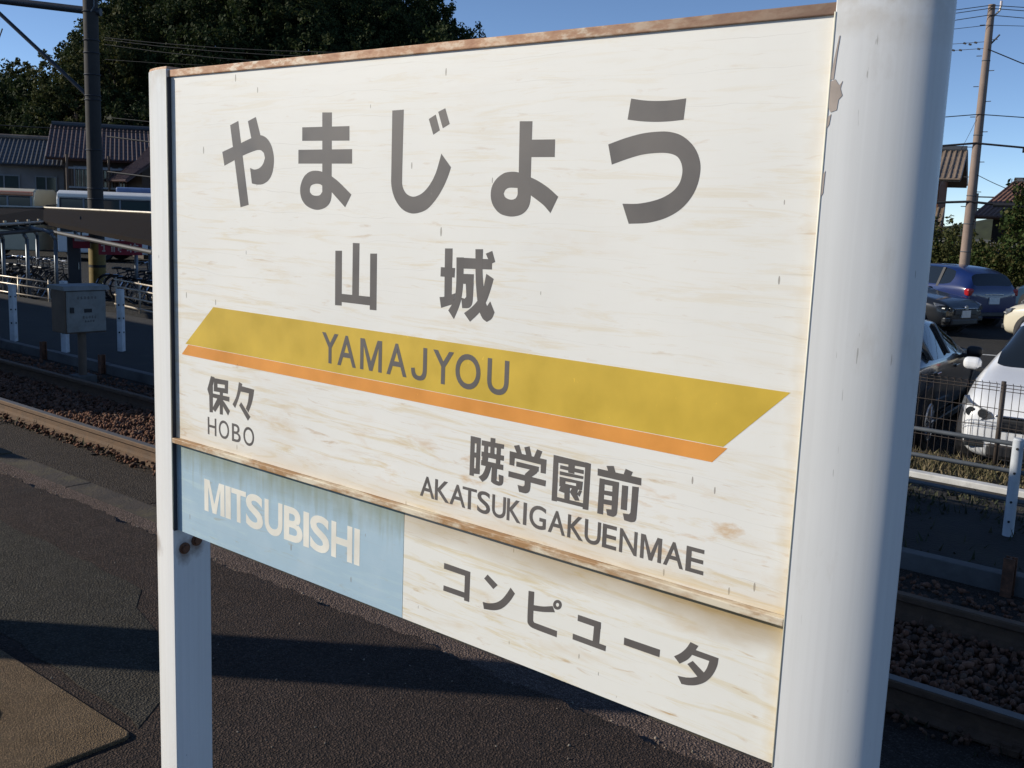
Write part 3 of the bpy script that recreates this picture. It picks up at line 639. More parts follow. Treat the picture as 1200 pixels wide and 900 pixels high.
M['asphalt_rose'] = asphalt('platform_asphalt_worn_strip', (0.150, 0.104, 0.084), (0.205, 0.148, 0.122), 0.5, 0.9, 6.0)
M['pad'] = asphalt('brown_concrete_pad', (0.22, 0.145, 0.078), (0.31, 0.21, 0.115), 0.4, 1.5, 9.0)
M['coping'] = simple('coping_concrete', (0.052, 0.040, 0.031), 0.9, 0.35, 9, 0, 0.6, 70, (0.13, 0.11, 0.05), 0.6, 7)
M['infill'] = asphalt('track_infill', (0.050, 0.038, 0.029), (0.076, 0.059, 0.045), 0.5, 0.6, 2.0)
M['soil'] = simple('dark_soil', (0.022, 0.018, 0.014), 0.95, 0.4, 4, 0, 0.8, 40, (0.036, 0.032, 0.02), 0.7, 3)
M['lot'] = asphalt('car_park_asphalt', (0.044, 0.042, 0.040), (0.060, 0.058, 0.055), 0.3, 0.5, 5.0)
M['line'] = simple('road_paint', (0.62, 0.62, 0.60), 0.7, 0.15, 8, 0, 0, 60, (0.25, 0.25, 0.24), 0.5, 9)
M['ground'] = simple('far_ground', (0.085, 0.082, 0.065), 0.95, 0.3, 0.15, 0, 0.3, 3)
M['concrete'] = simple('grey_concrete', (0.25, 0.245, 0.235), 0.85, 0.2, 3, 0, 0.3, 30, (0.10, 0.095, 0.085), 0.55, 2.2)
M['concrete_dark'] = simple('stained_concrete', (0.135, 0.130, 0.122), 0.9, 0.3, 3, 0, 0.4, 30, (0.05, 0.047, 0.042), 0.7, 2.5)

def grid_sheet(name, x0, x1, y0, y1, z, nx, ny, mat, jig=0.0, edge_jig=None, thick=0.03):
    """a slab with a slightly uneven top; the far edge (y1) may be ragged"""
    b = MB()
    vs = []
    for j in range(ny + 1):
        for i in range(nx + 1):
            x = x0 + (x1 - x0) * i / nx
            y = y0 + (y1 - y0) * j / ny
            if edge_jig and j == ny:
                y += edge_jig * (0.8 * math.sin(x * 3.1) + 0.6 * math.sin(x * 8.3 + 1) + 0.5 * math.sin(x * 21.0) + 0.4 * math.sin(x * 47.0) + random.uniform(-0.45, 0.45))
            vs.append((x, y, z + random.uniform(-jig, jig)))
    fs = [(j * (nx + 1) + i, j * (nx + 1) + i + 1, (j + 1) * (nx + 1) + i + 1, (j + 1) * (nx + 1) + i) for j in range(ny) for i in range(nx)]
    b.add(vs, fs)
    n0 = len(b.v)
    rim = [ny * (nx + 1) + i for i in range(nx + 1)]
    low = [(vs[r][0], vs[r][1], z - thick) for r in rim]
    b.add([vs[r] for r in rim] + low, [(i, i + 1, nx + 1 + i + 1, nx + 1 + i) for i in range(nx)])
    me = b.mesh(name, fix=False)
    o = link(name, me, None, [mat])
    return tag(o, kind='structure')

g = MB().add([(-1800, -1800, -1.45), (1800, -1800, -1.45), (1800, 1800, -1.45), (-1800, 1800, -1.45)], [(0, 1, 2, 3)]).build('ground', M['ground'])
tag(g, kind='structure')
# body of the platform, with the worn strip as its top, coping blocks along the edge
pb = MB().box((-46, -4.6, -1.43), (26, 1.585, -0.028)).build('platform', M['asphalt_rose'])
tag(pb, kind='structure')
for xa, xb, nn in ((-46, -14, 160), (-14, 4, 1300), (4, 26, 110)):
    tag(grid_sheet('platform_asphalt', xa, xb, -4.6, 1.435, 0.0, nn, 2, M['asphalt'], 0.0, 0.016, 0.03), kind='structure')
cp = bpy.data.meshes.new('c')
for i, x in enumerate(np.arange(-24, 9, 0.92)):
    dz = random.uniform(-0.006, 0.006)
    bo = MB().box((-0.458, 1.588, -1.0), (0.458, 1.742 + random.uniform(-0.008, 0.008), -0.034 + dz)).build('coping_stone', M['coping'], pb, bevel=0.004)
    bo.location.x = x
# patches in the platform surface
def patch(name, pts, z, mat, thick=0.02, bevel=0.004):
    o = MB().prism(pts, 'z', z - thick, z).build(name, mat, bevel=bevel)
    return tag(o, kind='structure')
def rag(x0, x1, y, n, amp):
    return [(x0 + (x1 - x0) * k / n, y + random.uniform(-amp, amp)) for k in range(n + 1)]
patch('asphalt_patch', rag(-7.5, -1.60, 0.47, 40, 0.012) + [(-1.52, 0.44), (-1.66, 0.62), (-1.92, 0.80), (-2.35, 0.92)] + rag(-2.5, -7.5, 1.04, 36, 0.014), 0.0022, M['asphalt_grey'], 0.006, 0.001)
def rrect(x0, x1, y0, y1, r, n=6):
    out = []
    for cx, cy, a0 in ((x1 - r, y1 - r, 0), (x0 + r, y1 - r, 90), (x0 + r, y0 + r, 180), (x1 - r, y0 + r, 270)):
        for k in range(n + 1):
            a = R(a0 + 90 * k / n)
            out.append((cx + r * math.cos(a), cy + r * math.sin(a)))
    return out
patch('concrete_pad', rrect(-3.4, -1.485, -0.75, 0.405, 0.03), 0.011, M['pad'], 0.03, 0.004)
cov = MB().tube((-1.93, 0.06, -0.01), (-1.93, 0.06, 0.0165), 0.155, n=40).build('manhole_cover', M['asphalt_grey'], bevel=0.002)
tag(cov, 'round grey cover set in the brown concrete pad', 'manhole cover')

tb = MB().box((-90, 1.60, -1.431), (45, 5.18, -0.545)).build('trackbed', M['infill'])
tag(tb, kind='structure')
# slabs paving the strip between platform and rail
for i, x in enumerate(np.arange(-16, 4, 1.55)):
    o = MB().box((x, 1.80 + random.uniform(-.02, .02), -0.56), (x + 1.542, 3.10 + random.uniform(-.05, .05), -0.535 + random.uniform(-.006, .006))).build('paving_slab', M['infill'], tb, bevel=0.003)
M['rail_side'] = simple('rail_rust', (0.135, 0.080, 0.045), 0.8, 0.3, 12, 0, 0.35, 90, (0.09, 0.055, 0.035), 0.6, 10)
M['rail_top'] = simple('rail_polished', (0.17, 0.155, 0.14), 0.55, 0.2, 20, 0.5)
def rail(y, label, top):
    zt, hgt = -0.40, 0.135
    zb = zt - hgt
    prof = [(-0.055, 0), (0.055, 0), (0.055, 0.010), (0.012, 0.026), (0.0075, 0.05), (0.0075, 0.090), (0.031, 0.104), (0.031, 0.130), (0.027, 0.1345),
            (-0.027, 0.1345), (-0.031, 0.130), (-0.031, 0.104), (-0.0075, 0.090), (-0.0075, 0.05), (-0.012, 0.026), (-0.055, 0.010)]
    root = empty('rail', (0, y, zb), 0, label, 'rail', 'rails of the track behind the platform')
    MB().prism(prof, 'x', -70, 40).build('rail_body', M['rail_side'], root)
    MB().box((-70, -0.026, 0.1346), (40, 0.026, 0.137)).build('running_surface', top, root)
    cl = None
    for x in np.arange(-16, 4, 0.62):
        if cl is None:
            cl = MB().box((-0.05, -0.075, -0.004), (0.05, -0.02, 0.022)).box((-0.02, -0.07, 0.02), (0.02, -0.045, 0.036)).mesh('clip')
            cl.materials.append(M['rail_side'])
        o = link('rail_clip', cl, root); o.location.x = float(x)
    return root
rail(3.27, 'rusty steel rail next to the paved strip below the platform edge', M['rail_top'])
rail(4.337, 'rusty steel rail on the far side of the ballast', M['rail_side'])
# sleepers
slp = None
for k, x in enumerate(np.arange(-16.3, 4, 0.62)):
    if slp is None:
        slp = MB().box((-0.11, 2.80, -0.66), (0.11, 4.82, -0.548)).mesh('sleeper'); slp.materials.append(M['concrete_dark'])
    o = link('sleeper', slp, tb); o.location.x = float(x)

# ballast: broken stones
def stones(name, x0, x1, y0, y1, z0, n, smin, smax, mat, label):
    ico = bmesh.new(); bmesh.ops.create_icosphere(ico, subdivisions=1, radius=1.0)
    base = np.array([v.co[:] for v in ico.verts]); tri = np.array([[v.index for v in f.verts] for f in ico.faces]); ico.free()
    N = len(base)
    P = np.stack([rng.uniform(x0, x1, n), rng.uniform(y0, y1, n), z0 + rng.uniform(0, 0.045, n) * (smax > 0.01) + 0.048 * (smax < 0.006)], 1)
    S = rng.uniform(smin, smax, (n, 1, 1)) * rng.uniform(0.6, 1.15, (n, 1, 3))
    V = base[None] * rng.uniform(0.50, 1.25, (n, N, 1)) * S
    a, c = rng.uniform(0, 6.28, n), rng.uniform(0, 6.28, n)
    ca, sa, cc, s_ = np.cos(a), np.sin(a), np.cos(c), np.sin(c)
    x, y, z = V[..., 0], V[..., 1], V[..., 2]
    x, y = x * ca[:, None] - y * sa[:, None], x * sa[:, None] + y * ca[:, None]
    y, z = y * cc[:, None] - z * s_[:, None], y * s_[:, None] + z * cc[:, None]
    V = np.stack([x, y, z], -1) + P[:, None, :]
    F = tri[None] + (np.arange(n) * N)[:, None, None]
    me = bpy.data.meshes.new(name)
    me.vertices.add(n * N); me.vertices.foreach_set('co', V.astype(np.float32).ravel())
    nf = n * len(tri)
    me.loops.add(nf * 3); me.loops.foreach_set('vertex_index', F.astype(np.int32).ravel())
    me.polygons.add(nf); me.polygons.foreach_set('loop_start', np.arange(nf, dtype=np.int32) * 3)
    me.update(calc_edges=True)
    o = link(name, me, None, [mat])
    return tag(o, label, 'ballast', kind='stuff')
def stone_mat(name, cols):
    k = NT(name)
    r = k.rnd()
    cr = k.n('ValToRGB')
    k.put(cr.inputs[0], r)
    el = cr.color_ramp.elements
    el[0].position, el[0].color = 0.0, (*cols[0], 1)
    el[1].position, el[1].color = 1.0, (*cols[-1], 1)
    for i, c in enumerate(cols[1:-1]):
        e = el.new((i + 1) / (len(cols) - 1)); e.color = (*c, 1)
    nz = k.noise(k.geo(), 60, 4)
    c = k.mix(k.ramp(nz, 0.3, 0.7, 0, 0.5), cr.outputs[0], tuple(x * 0.5 for x in cols[0]))
    return k.done(c, 0.9, 0, k.bump(nz, 0.4, 0.004))
M['stone'] = stone_mat('ballast_stone', [(0.10, 0.045, 0.024), (0.23, 0.095, 0.05), (0.13, 0.075, 0.044), (0.27, 0.13, 0.075), (0.18, 0.08, 0.042), (0.08, 0.045, 0.028), (0.17, 0.11, 0.08)])
stones('ballast', -15, 3.0, 3.36, 4.27, -0.545, 26000, 0.010, 0.027, M['stone'], 'reddish brown crushed stone between the two rails')
stones('ballast', -15, 3.0, 4.42, 5.05, -0.565, 8000, 0.010, 0.027, M['stone'], 'reddish brown crushed stone between the far rail and the low wall')
stones('ballast', -15, 3.0, 3.10, 3.22, -0.545, 1100, 0.010, 0.024, M['stone'], 'small stones along the foot of the rail beside the paved strip')

M['grit'] = stone_mat('loose_grit', [(0.10, 0.08, 0.06), (0.22, 0.18, 0.14), (0.40, 0.34, 0.27), (0.14, 0.11, 0.08)])
stones('grit', -7, 1.0, 1.40, 1.50, -0.028, 900, 0.0025, 0.007, M['grit'], 'pale loose grit along the ragged edge of the platform asphalt')
stones('grit', -6, 1.0, -0.4, 1.40, -0.046, 450, 0.0018, 0.0045, M['grit'], 'scattered pale grit lying on the platform asphalt')
# ground beyond the track
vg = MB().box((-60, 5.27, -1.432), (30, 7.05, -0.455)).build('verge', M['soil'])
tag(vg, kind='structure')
wl = empty('retaining_wall', (0, 5.2, -0.62), 0, 'low stained concrete wall with rusty uprights beyond the track', 'wall')
for i, x in enumerate(np.arange(-14.6, 6, 1.42)):
    MB().box((x, -0.02, -0.12), (x + 1.405, 0.074, 0.19 + random.uniform(-0.008, 0.008))).build('wall_panel', M['concrete_dark'], wl, bevel=0.006)
    MB().box((x - 0.035, -0.085, -0.12), (x + 0.025, -0.075, 0.30)).box((x - 0.01, -0.076, -0.12), (x, -0.021, 0.30)).box((x - 0.035, -0.030, -0.12), (x + 0.025, -0.0205, 0.30)).build('steel_upright', M['rust'], wl)
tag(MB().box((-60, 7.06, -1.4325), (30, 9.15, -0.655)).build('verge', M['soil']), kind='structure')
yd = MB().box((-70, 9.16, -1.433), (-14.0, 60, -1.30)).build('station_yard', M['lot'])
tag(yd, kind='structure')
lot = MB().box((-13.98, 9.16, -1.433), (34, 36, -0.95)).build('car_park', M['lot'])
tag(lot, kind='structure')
# kerb with a white top along the car park
kb = MB().box((-9, 8.06, -0.75), (12, 8.16, -0.605)).build('kerb', M['line'], bevel=0.01)
tag(kb, kind='structure')
def stripe(x0, y0, x1, y1, wd=0.11):
    d = Vector((x1 - x0, y1 - y0, 0)).normalized(); n = Vector((-d.y, d.x, 0)) * wd / 2
    a, b_ = Vector((x0, y0, -0.946)), Vector((x1, y1, -0.946))
    o = MB().add([a - n, b_ - n, b_ + n, a + n], [(0, 1, 2, 3)]).build('parking_line', M['line'], lot)
    return o
stripe(-8.0 + 1.6, 20.2, -2.0, 21.9, 0.13)
for i in range(5):
    x = -6.4 + i * 2.4
    stripe(x + 0.3, 21.4, x - 1.2, 26.4)
for i in range(5):
    x = -4.4 + i * 2.45
    stripe(x + 0.8, 9.6, x - 0.8, 14.4)
# ------------------------------------------------------------------ fences
M['fence_white'] = simple('white_fence_paint', (0.52, 0.55, 0.58), 0.5, 0.12, 8, 0, 0, 60, (0.20, 0.16, 0.12), 0.35, 9)
M['fence_pipe'] = simple('grey_fence_pipe', (0.10, 0.11, 0.12), 0.5, 0.2, 8, 0.0)
M['dark'] = simple('black_rubber', (0.015, 0.015, 0.016), 0.7, 0.2, 10)
M['mesh_wire'] = simple('brown_mesh_wire', (0.060, 0.046, 0.038), 0.6, 0.2, 8)
pf = empty('pipe_fence', (0, 6.09, -0.455), 0, 'white posted pipe fence with three grey rails on the verge', 'fence')
for x in (-0.665, 1.55, -2.87, -5.08, -7.29):
    po = MB().tube((x, 0, -0.05), (x, 0, 0.635), 0.034, n=18).build('fence_post', M['fence_white'], pf, smooth=True, angle=40)
    MB().tube((x, 0, 0.633), (x, 0, 0.645), 0.0345, 0.026, n=18).build('post_cap', M['fence_white'], po)
    for z in (0.10, 0.23, 0.42, 0.58):
        MB().tube((x + 0.006, -0.0325, z), (x + 0.006, -0.0395, z), 0.008, n=8).build('bolt', M['dark'], po)
for z in (0.595, 0.415, 0.225):
    MB().tube((-7.32, 0.045, z), (4.0, 0.045, z), 0.0155, n=12).build('fence_rail', M['fence_pipe'], pf, smooth=True)

# three short posts of the old fence by the relay box
for i, (x, y, zt, lab) in enumerate(((-12.95, 5.33, 0.30, 'short white fence post with bolt holes, farthest from the grey relay box'),
                              (-11.62, 5.36, 0.44, 'short white fence post with three bolt holes between the relay box and another post'),
                              (-11.34, 5.96, 0.34, 'short white fence post behind the grey relay box, on the signboard side'))):
    fp = empty('fence_post', (x, y, -0.46), 0.5, lab, 'post', 'old fence posts beyond the track')
    MB().box((-0.038, -0.038, -0.03), (0.038, 0.038, zt + 0.46)).build('post_body', M['fence_white'], fp, bevel=0.008)
    for z in (0.25, 0.43, 0.60):
        MB().tube((0, -0.036, z), (0, -0.042, z), 0.012, n=8).build('bolt', M['dark'], fp)
        MB().tube((0.036, 0, z), (0.042, 0, z), 0.012, n=8).build('bolt', M['dark'], fp)

# welded mesh fence in front of the parked cars
mf = empty('mesh_fence', (0, 9.0, -0.68), 0, 'low brown welded mesh fence in front of the parked cars', 'fence')
X0, X1 = -7.55, 4.45
for x in np.arange(X0, X1 + 0.1, 2.0):
    MB().tube((x, 0.0, -0.05), (x, 0.0, 0.83), 0.021, n=10).build('fence_post', M['mesh_wire'], mf, smooth=True)
for p in np.arange(X0, X1 - 0.1, 2.0):
    b = MB()
    for x in np.arange(p + 0.03, p + 1.98, 0.062):
        b.tube((x, -0.026, 0.06), (x, -0.026, 0.80), 0.0030, n=4)
        b.tube((x, -0.026, 0.80), (x, -0.055, 0.825), 0.0030, n=4)
    for z in (0.07, 0.24, 0.41, 0.58, 0.745, 0.775, 0.805):
        b.tube((p + 0.02, -0.032, z), (p + 1.98, -0.032, z), 0.0036, n=4)
    b.build('wire_mesh', M['mesh_wire'], mf)

# dry grass and leaves on the verge
def blades(name, x0, x1, y0, y1, z, n, h0, h1, mat, label, cat='grass'):
    vs = np.empty((n, 3, 3)); 
    px, py = rng.uniform(x0, x1, n), rng.uniform(y0, y1, n)
    keep = (np.sin(px * 2.3) + np.sin(py * 3.1 + px) + rng.normal(0, 0.7, n)) > -0.5
    px, py = px[keep], py[keep]; n = len(px)
    vs = np.empty((n, 3, 3))
    a = rng.uniform(0, 6.28, n); hh = rng.uniform(h0, h1, n); wd = rng.uniform(0.004, 0.012, n)
    lean = rng.normal(0, 0.6, (n, 2)) * hh[:, None]
    vs[:, 0] = np.stack([px - np.cos(a) * wd, py - np.sin(a) * wd, np.full(n, z)], 1)
    vs[:, 1] = np.stack([px + np.cos(a) * wd, py + np.sin(a) * wd, np.full(n, z)], 1)
    vs[:, 2] = np.stack([px + lean[:, 0], py + lean[:, 1], z + hh], 1)
    me = bpy.data.meshes.new(name)
    me.from_pydata(vs.reshape(-1, 3).tolist(), [], np.arange(n * 3).reshape(-1, 3).tolist())
    o = link(name, me, None, [mat])
    return tag(o, label, cat, kind='stuff')
M['dry_grass'] = stone_mat('dry_grass', [(0.05, 0.05, 0.02), (0.16, 0.12, 0.06), (0.10, 0.10, 0.035), (0.26, 0.20, 0.11), (0.33, 0.26, 0.15)])
M['dark_grass'] = stone_mat('verge_weeds', [(0.02, 0.028, 0.012), (0.04, 0.05, 0.02), (0.07, 0.06, 0.03), (0.03, 0.04, 0.015)])
blades('dry_grass', -7, 4, 8.22, 9.1, -0.655, 22000, 0.015, 0.09, M['dry_grass'], 'dry straw coloured grass between white kerb and mesh fence')
blades('weeds', -5, 4, 5.3, 7.0, -0.456, 9000, 0.015, 0.07, M['dark_grass'], 'dark low weeds on the verge under the pipe fence')
blades('weeds', -14, 3, 3.08, 3.24, -0.54, 700, 0.02, 0.07, M['dark_grass'], 'tiny weeds along the foot of the rail beside the paved strip')

# ------------------------------------------------------------------ cars
def glassmat():
    k = NT('car_glass')
    return k.done((0.012, 0.016, 0.020), 0.04, 0, None, 0.8)
M['glass'] = glassmat()
def carpaint(name, col):
    k = NT(name)
    nz = k.noise(k.geo(), 3, 4)
    c = k.mix(k.ramp(nz, 0.3, 0.7), tuple(x * 0.93 for x in col), col)
    return k.done(c, 0.28, 0.0, None, 0.5, 0.8)
M['chrome'] = simple('chrome', (0.65, 0.66, 0.68), 0.18, 0.05, 5, 1.0)
M['lamp'] = simple('lamp_lens', (0.20, 0.21, 0.225), 0.10, 0.3, 30, 0.5)
M['lamp_dark'] = simple('lamp_inside', (0.06, 0.065, 0.07), 0.2, 0.3, 30, 0.3)
M['red_lens'] = simple('red_lens', (0.36, 0.015, 0.02), 0.2, 0.1, 20)
M['amber'] = simple('amber_lens', (0.55, 0.16, 0.02), 0.2, 0.1, 20)
M['plate'] = simple('number_plate', (0.68, 0.69, 0.67), 0.5, 0.1, 20)
M['plastic'] = simple('black_plastic', (0.020, 0.020, 0.022), 0.5, 0.2, 20)
M['alloy'] = simple('alloy_wheel', (0.52, 0.53, 0.55), 0.3, 0.1, 20, 0.8)

def make_car(kind, paint):
    """body shell lofted from stations; faces sorted into paint and glass, then the small parts are added"""
    root = empty('parked_car')
    # station: x, z bottom, z belt, z top, half width at belt, half width at top
    if kind == 'hatch':
        L, Wd, Ht = 4.0, 1.70, 1.50
        S = [(2.00, .32, .62, .66, .62, .50), (1.93, .22, .70, .78, .74, .60), (1.75, .20, .78, .88, .80, .66), (1.25, .20, .86, .97, .84, .70), (0.92, .20, .92, 1.03, .85, .69),
             (0.55, .20, .95, 1.27, .85, .64), (0.20, .20, .96, 1.45, .85, .60), (-0.35, .20, .97, 1.50, .85, .60), (-0.95, .20, .98, 1.49, .84, .59), (-1.35, .20, 1.0, 1.44, .83, .58),
             (-1.70, .22, 1.0, 1.30, .80, .56), (-1.90, .26, .98, 1.08, .77, .60), (-1.99, .34, .82, .86, .70, .56)]
        cab0, cab1 = 4, 10
    elif kind == 'wagon':
        L, Wd, Ht = 4.5, 1.76, 1.52
        S = [(2.25, .34, .66, .70, .62, .50), (2.18, .22, .74, .82, .76, .62), (1.95, .20, .82, .92, .83, .68), (1.35, .20, .90, 1.00, .87, .73), (0.98, .20, .95, 1.05, .88, .72),
             (0.55, .20, .97, 1.32, .88, .66), (0.22, .20, .98, 1.48, .88, .63), (-0.40, .20, .99, 1.53, .88, .63), (-1.10, .20, 1.0, 1.52, .87, .62), (-1.65, .20, 1.01, 1.49, .86, .62),
             (-2.02, .22, 1.01, 1.36, .84, .60), (-2.18, .26, 1.0, 1.06, .82, .66), (-2.25, .36, .84, .88, .74, .60)]
        cab0, cab1 = 4, 10
    else:   # low saloon
        L, Wd, Ht = 4.4, 1.72, 1.38
        S = [(2.20, .32, .58, .62, .60, .50), (2.12, .22, .66, .74, .75, .62), (1.90, .20, .74, .84, .82, .68), (1.25, .20, .82, .92, .85, .71), (0.85, .20, .87, .97, .86, .70),
             (0.40, .20, .90, 1.22, .86, .63), (0.05, .20, .91, 1.35, .86, .60), (-0.45, .20, .92, 1.39, .86, .59), (-0.95, .20, .93, 1.36, .85, .58), (-1.35, .20, .94, 1.22, .84, .58),
             (-1.65, .20, .95, 1.05, .83, .64), (-2.05, .24, .92, 1.00, .79, .64), (-2.20, .34, .76, .80, .68, .56)]
        cab0, cab1 = 4, 10
    rows = []
    for (x, zb, zs, zt, ws, wt) in S:
        h = [(0, zb), (ws * .80, zb), (ws * .97, zb + .10), (ws * 1.0, zb + (zs - zb) * .55), (ws * .985, zs - .02), (ws * .95, zs + .03 * (zt > zs + .15)), (wt, zt - .05 * (zt > zs + .15)), (wt * .72, zt - .005), (0, zt + .012)]
        rows.append([(x, -y, z) for y, z in h] + [(x, y, z) for y, z in h[-2:0:-1]])
    n = len(rows[0])
    vs = [p for r in rows for p in r]
    fs, mi = [], []
    for i in range(len(rows) - 1):
        for j in range(n):
            fs.append((i * n + j, i * n + (j + 1) % n, (i + 1) * n + (j + 1) % n, (i + 1) * n + j))
            g = 0
            side = j in (5, n - 6)
            top = j in (6, 7, n - 8, n - 7)
            if side and cab0 + 1 <= i < cab1 - 1: g = 1
            if top and cab0 <= i < cab0 + 2: g = 1
            if side and i == cab0: g = 0
            if top and i == (cab1 - 1 if kind == 'saloon' else cab1): g = 1
            mi.append(g)
    fs.append(tuple(range(n - 1, -1, -1))); mi.append(0)
    fs.append(tuple((len(rows) - 1) * n + j for j in range(n))); mi.append(0)
    me = bpy.data.meshes.new('shell')
    me.from_pydata(vs, [], fs)
    me.polygons.foreach_set('material_index', mi)
    bm = bmesh.new(); bm.from_mesh(me); bmesh.ops.recalc_face_normals(bm, faces=bm.faces)
    cr = bm.edges.layers.float.new('crease_edge')
    for e in bm.edges:
        if len(e.link_faces) == 2 and e.link_faces[0].material_index != e.link_faces[1].material_index:
            e[cr] = 0.75
    bm.to_mesh(me); bm.free()
    tmp = bpy.data.objects.new('tmp', me); COL.objects.link(tmp)
    me.materials.append(paint); me.materials.append(M['glass'])
    md = tmp.modifiers.new('s', 'SUBSURF'); md.levels = 2
    dg = bpy.context.evaluated_depsgraph_get()
    ev = bpy.data.meshes.new_from_object(tmp.evaluated_get(dg))
    bpy.data.objects.remove(tmp)
    for gi, nm in ((0, 'body'), (1, 'windows')):
        bm = bmesh.new(); bm.from_mesh(ev)
        bmesh.ops.delete(bm, geom=[f for f in bm.faces if f.material_index != gi], context='FACES')
        for f in bm.faces: f.material_index = 0; f.smooth = True
        m2 = bpy.data.meshes.new(nm); bm.to_mesh(m2); bm.free()
        link(nm, m2, root, [paint if gi == 0 else M['glass']])
    hw = Wd / 2
    # door pillars over the side glass
    for s in (-1, 1):
        for xx in (-0.30, -1.18):
            zt = Ht - .06
            MB().add([(xx - .04, s * hw * .965, .99), (xx + .04, s * hw * .965, .99), (xx + .03, s * hw * .735, zt), (xx - .05, s * hw * .735, zt),
                      (xx - .04, s * hw * .90, .99), (xx + .04, s * hw * .90, .99), (xx + .03, s * hw * .68, zt), (xx - .05, s * hw * .68, zt)],
                     [(0, 1, 2, 3), (7, 6, 5, 4), (0, 4, 5, 1), (1, 5, 6, 2), (2, 6, 7, 3), (3, 7, 4, 0)]).build('door_pillar', M['plastic'], root)
        # mirrors
        xm = S[4][0] - 0.30
        MB().box((xm - .03, s * hw * 0.76, S[4][2] - .005), (xm + .03, s * (hw + .05), S[4][2] + .045)).build('mirror_arm', M['plastic'], root, bevel=0.01)
        MB().box((xm - .06, s * hw * 1.0, S[4][2] + .01), (xm + .05, s * (hw + .19) , S[4][2] + .145)).build('mirror', paint if kind == 'hatch' else M['plastic'], root, bevel=0.055, seg=4)
        for xx in (0.05, -0.95):
            MB().box((xx - .09, s * hw * .99, .80), (xx + .09, s * (hw + .012), .83)).build('door_handle', paint, root, bevel=0.006)
        MB().box((-L * .36, s * hw * .955, .17), (L * .32, s * hw * .99, .26)).build('sill', M['plastic'], root, bevel=0.02)
        # wheels
        for xw in (L * .31, -L * .30):
            MB().tube((xw, s * hw * .80, .335), (xw, s * (hw * 1.003), .335), .375, n=30).build('wheel_arch', M['plastic'], root)
            wh = MB().tube((xw, s * (hw - .19), .31), (xw, s * (hw + .012), .31), .31, n=30).build('wheel', M['dark'], root, bevel=0.02)
            MB().tube((xw, s * (hw + .010), .31), (xw, s * (hw + .018), .31), .205, n=26).build('rim_back', M['lamp_dark'], wh)
            rim = MB().torus((xw, s * (hw + .018), .31), (0, 1, 0), .200, .016, 26, 6)
            for k in range(10):
                a = 2 * math.pi * k / 10
                rim.tube((xw, s * (hw + .022), .31), (xw + .195 * math.cos(a), s * (hw + .022), .31 + .195 * math.sin(a)), .020, .013, n=5)
            rim.tube((xw, s * (hw + .012), .31), (xw, s * (hw + .034), .31), .042, n=12)
            rim.build('rim', M['alloy'], wh)
    xf, xr = L / 2, -L / 2
    zh = S[1][2]
    for s in (-1, 1):
        # headlight: swept almond shape wrapped on the corner
        pts = [(xf - .30, s * (hw - .075), zh + .10), (xf - .10, s * (hw - .18), zh + .06), (xf - .035, s * (hw - .36), zh + .0), (xf - .035, s * (hw - .40), zh - .05),
               (xf - .055, s * (hw - .28), zh - .10), (xf - .14, s * (hw - .12), zh - .07), (xf - .27, s * (hw - .065), zh + .02)]
        n_ = len(pts)
        q = [(x + .03, y + s * .012, z) for x, y, z in pts]; q2 = [(x - .10, y - s * .06, z) for x, y, z in pts]
        hl = MB().add(q + q2, [tuple(range(n_))] + [(k, (k + 1) % n_, (k + 1) % n_ + n_, k + n_) for k in range(n_)]).build('headlight', M['lamp'], root)
        for (dx, dy) in ((-.10, .17), (-.05, .29)):
            c = Vector((xf + dx + .02, s * (hw - dy), zh - .02))
            MB().tube(c - Vector((.05, 0, 0)), c + Vector((.022, 0, 0)), .045, n=14).build('lamp_unit', M['lamp_dark'], hl)
        MB().box((xf - .16, s * (hw - .34), .34), (xf - .02, s * (hw - .14), .44)).build('fog_light', M['lamp_dark'], root, bevel=0.02)
        tl = MB().box((xr + .03, s * (hw - .25), S[-3][2] - .20), (xr + .20, s * (hw - .06), S[-3][2] - .02)).build('tail_light', M['red_lens'], root, bevel=0.04, seg=3)
    MB().box((xf - .05, -.42, zh - .17), (xf + .012, .42, zh - .04)).build('grille', M['plastic'], root, bevel=0.02)
    MB().box((xf - .04, -.44, zh - .035), (xf + .016, .44, zh - .015)).build('grille_bar', M['chrome'], root, bevel=0.005)
    MB().tube((xf - .01, 0, zh - .005), (xf + .022, 0, zh - .005), .055, n=20).build('badge', M['chrome'], root)
    MB().box((xf - .06, -.50, .26), (xf + .004, .50, .40)).build('lower_grille', M['plastic'], root, bevel=0.03)
    MB().box((xf - .02, -.165, .43), (xf + .022, .165, .595)).build('front_plate', M['plate'], root)
    MB().box((xr - .022, -.165, .62), (xr + .03, .165, .785)).build('rear_plate', M['plate'], root)
    MB().box((xr - .012, -.60, .30), (xr + .06, .60, .42)).build('rear_bumper', M['plastic'], root, bevel=0.03)
    MB().box((xr + .0, -.30, .84), (xr + .09, .30, .875)).build('boot_trim', M['chrome'], root, bevel=0.008)
    return root

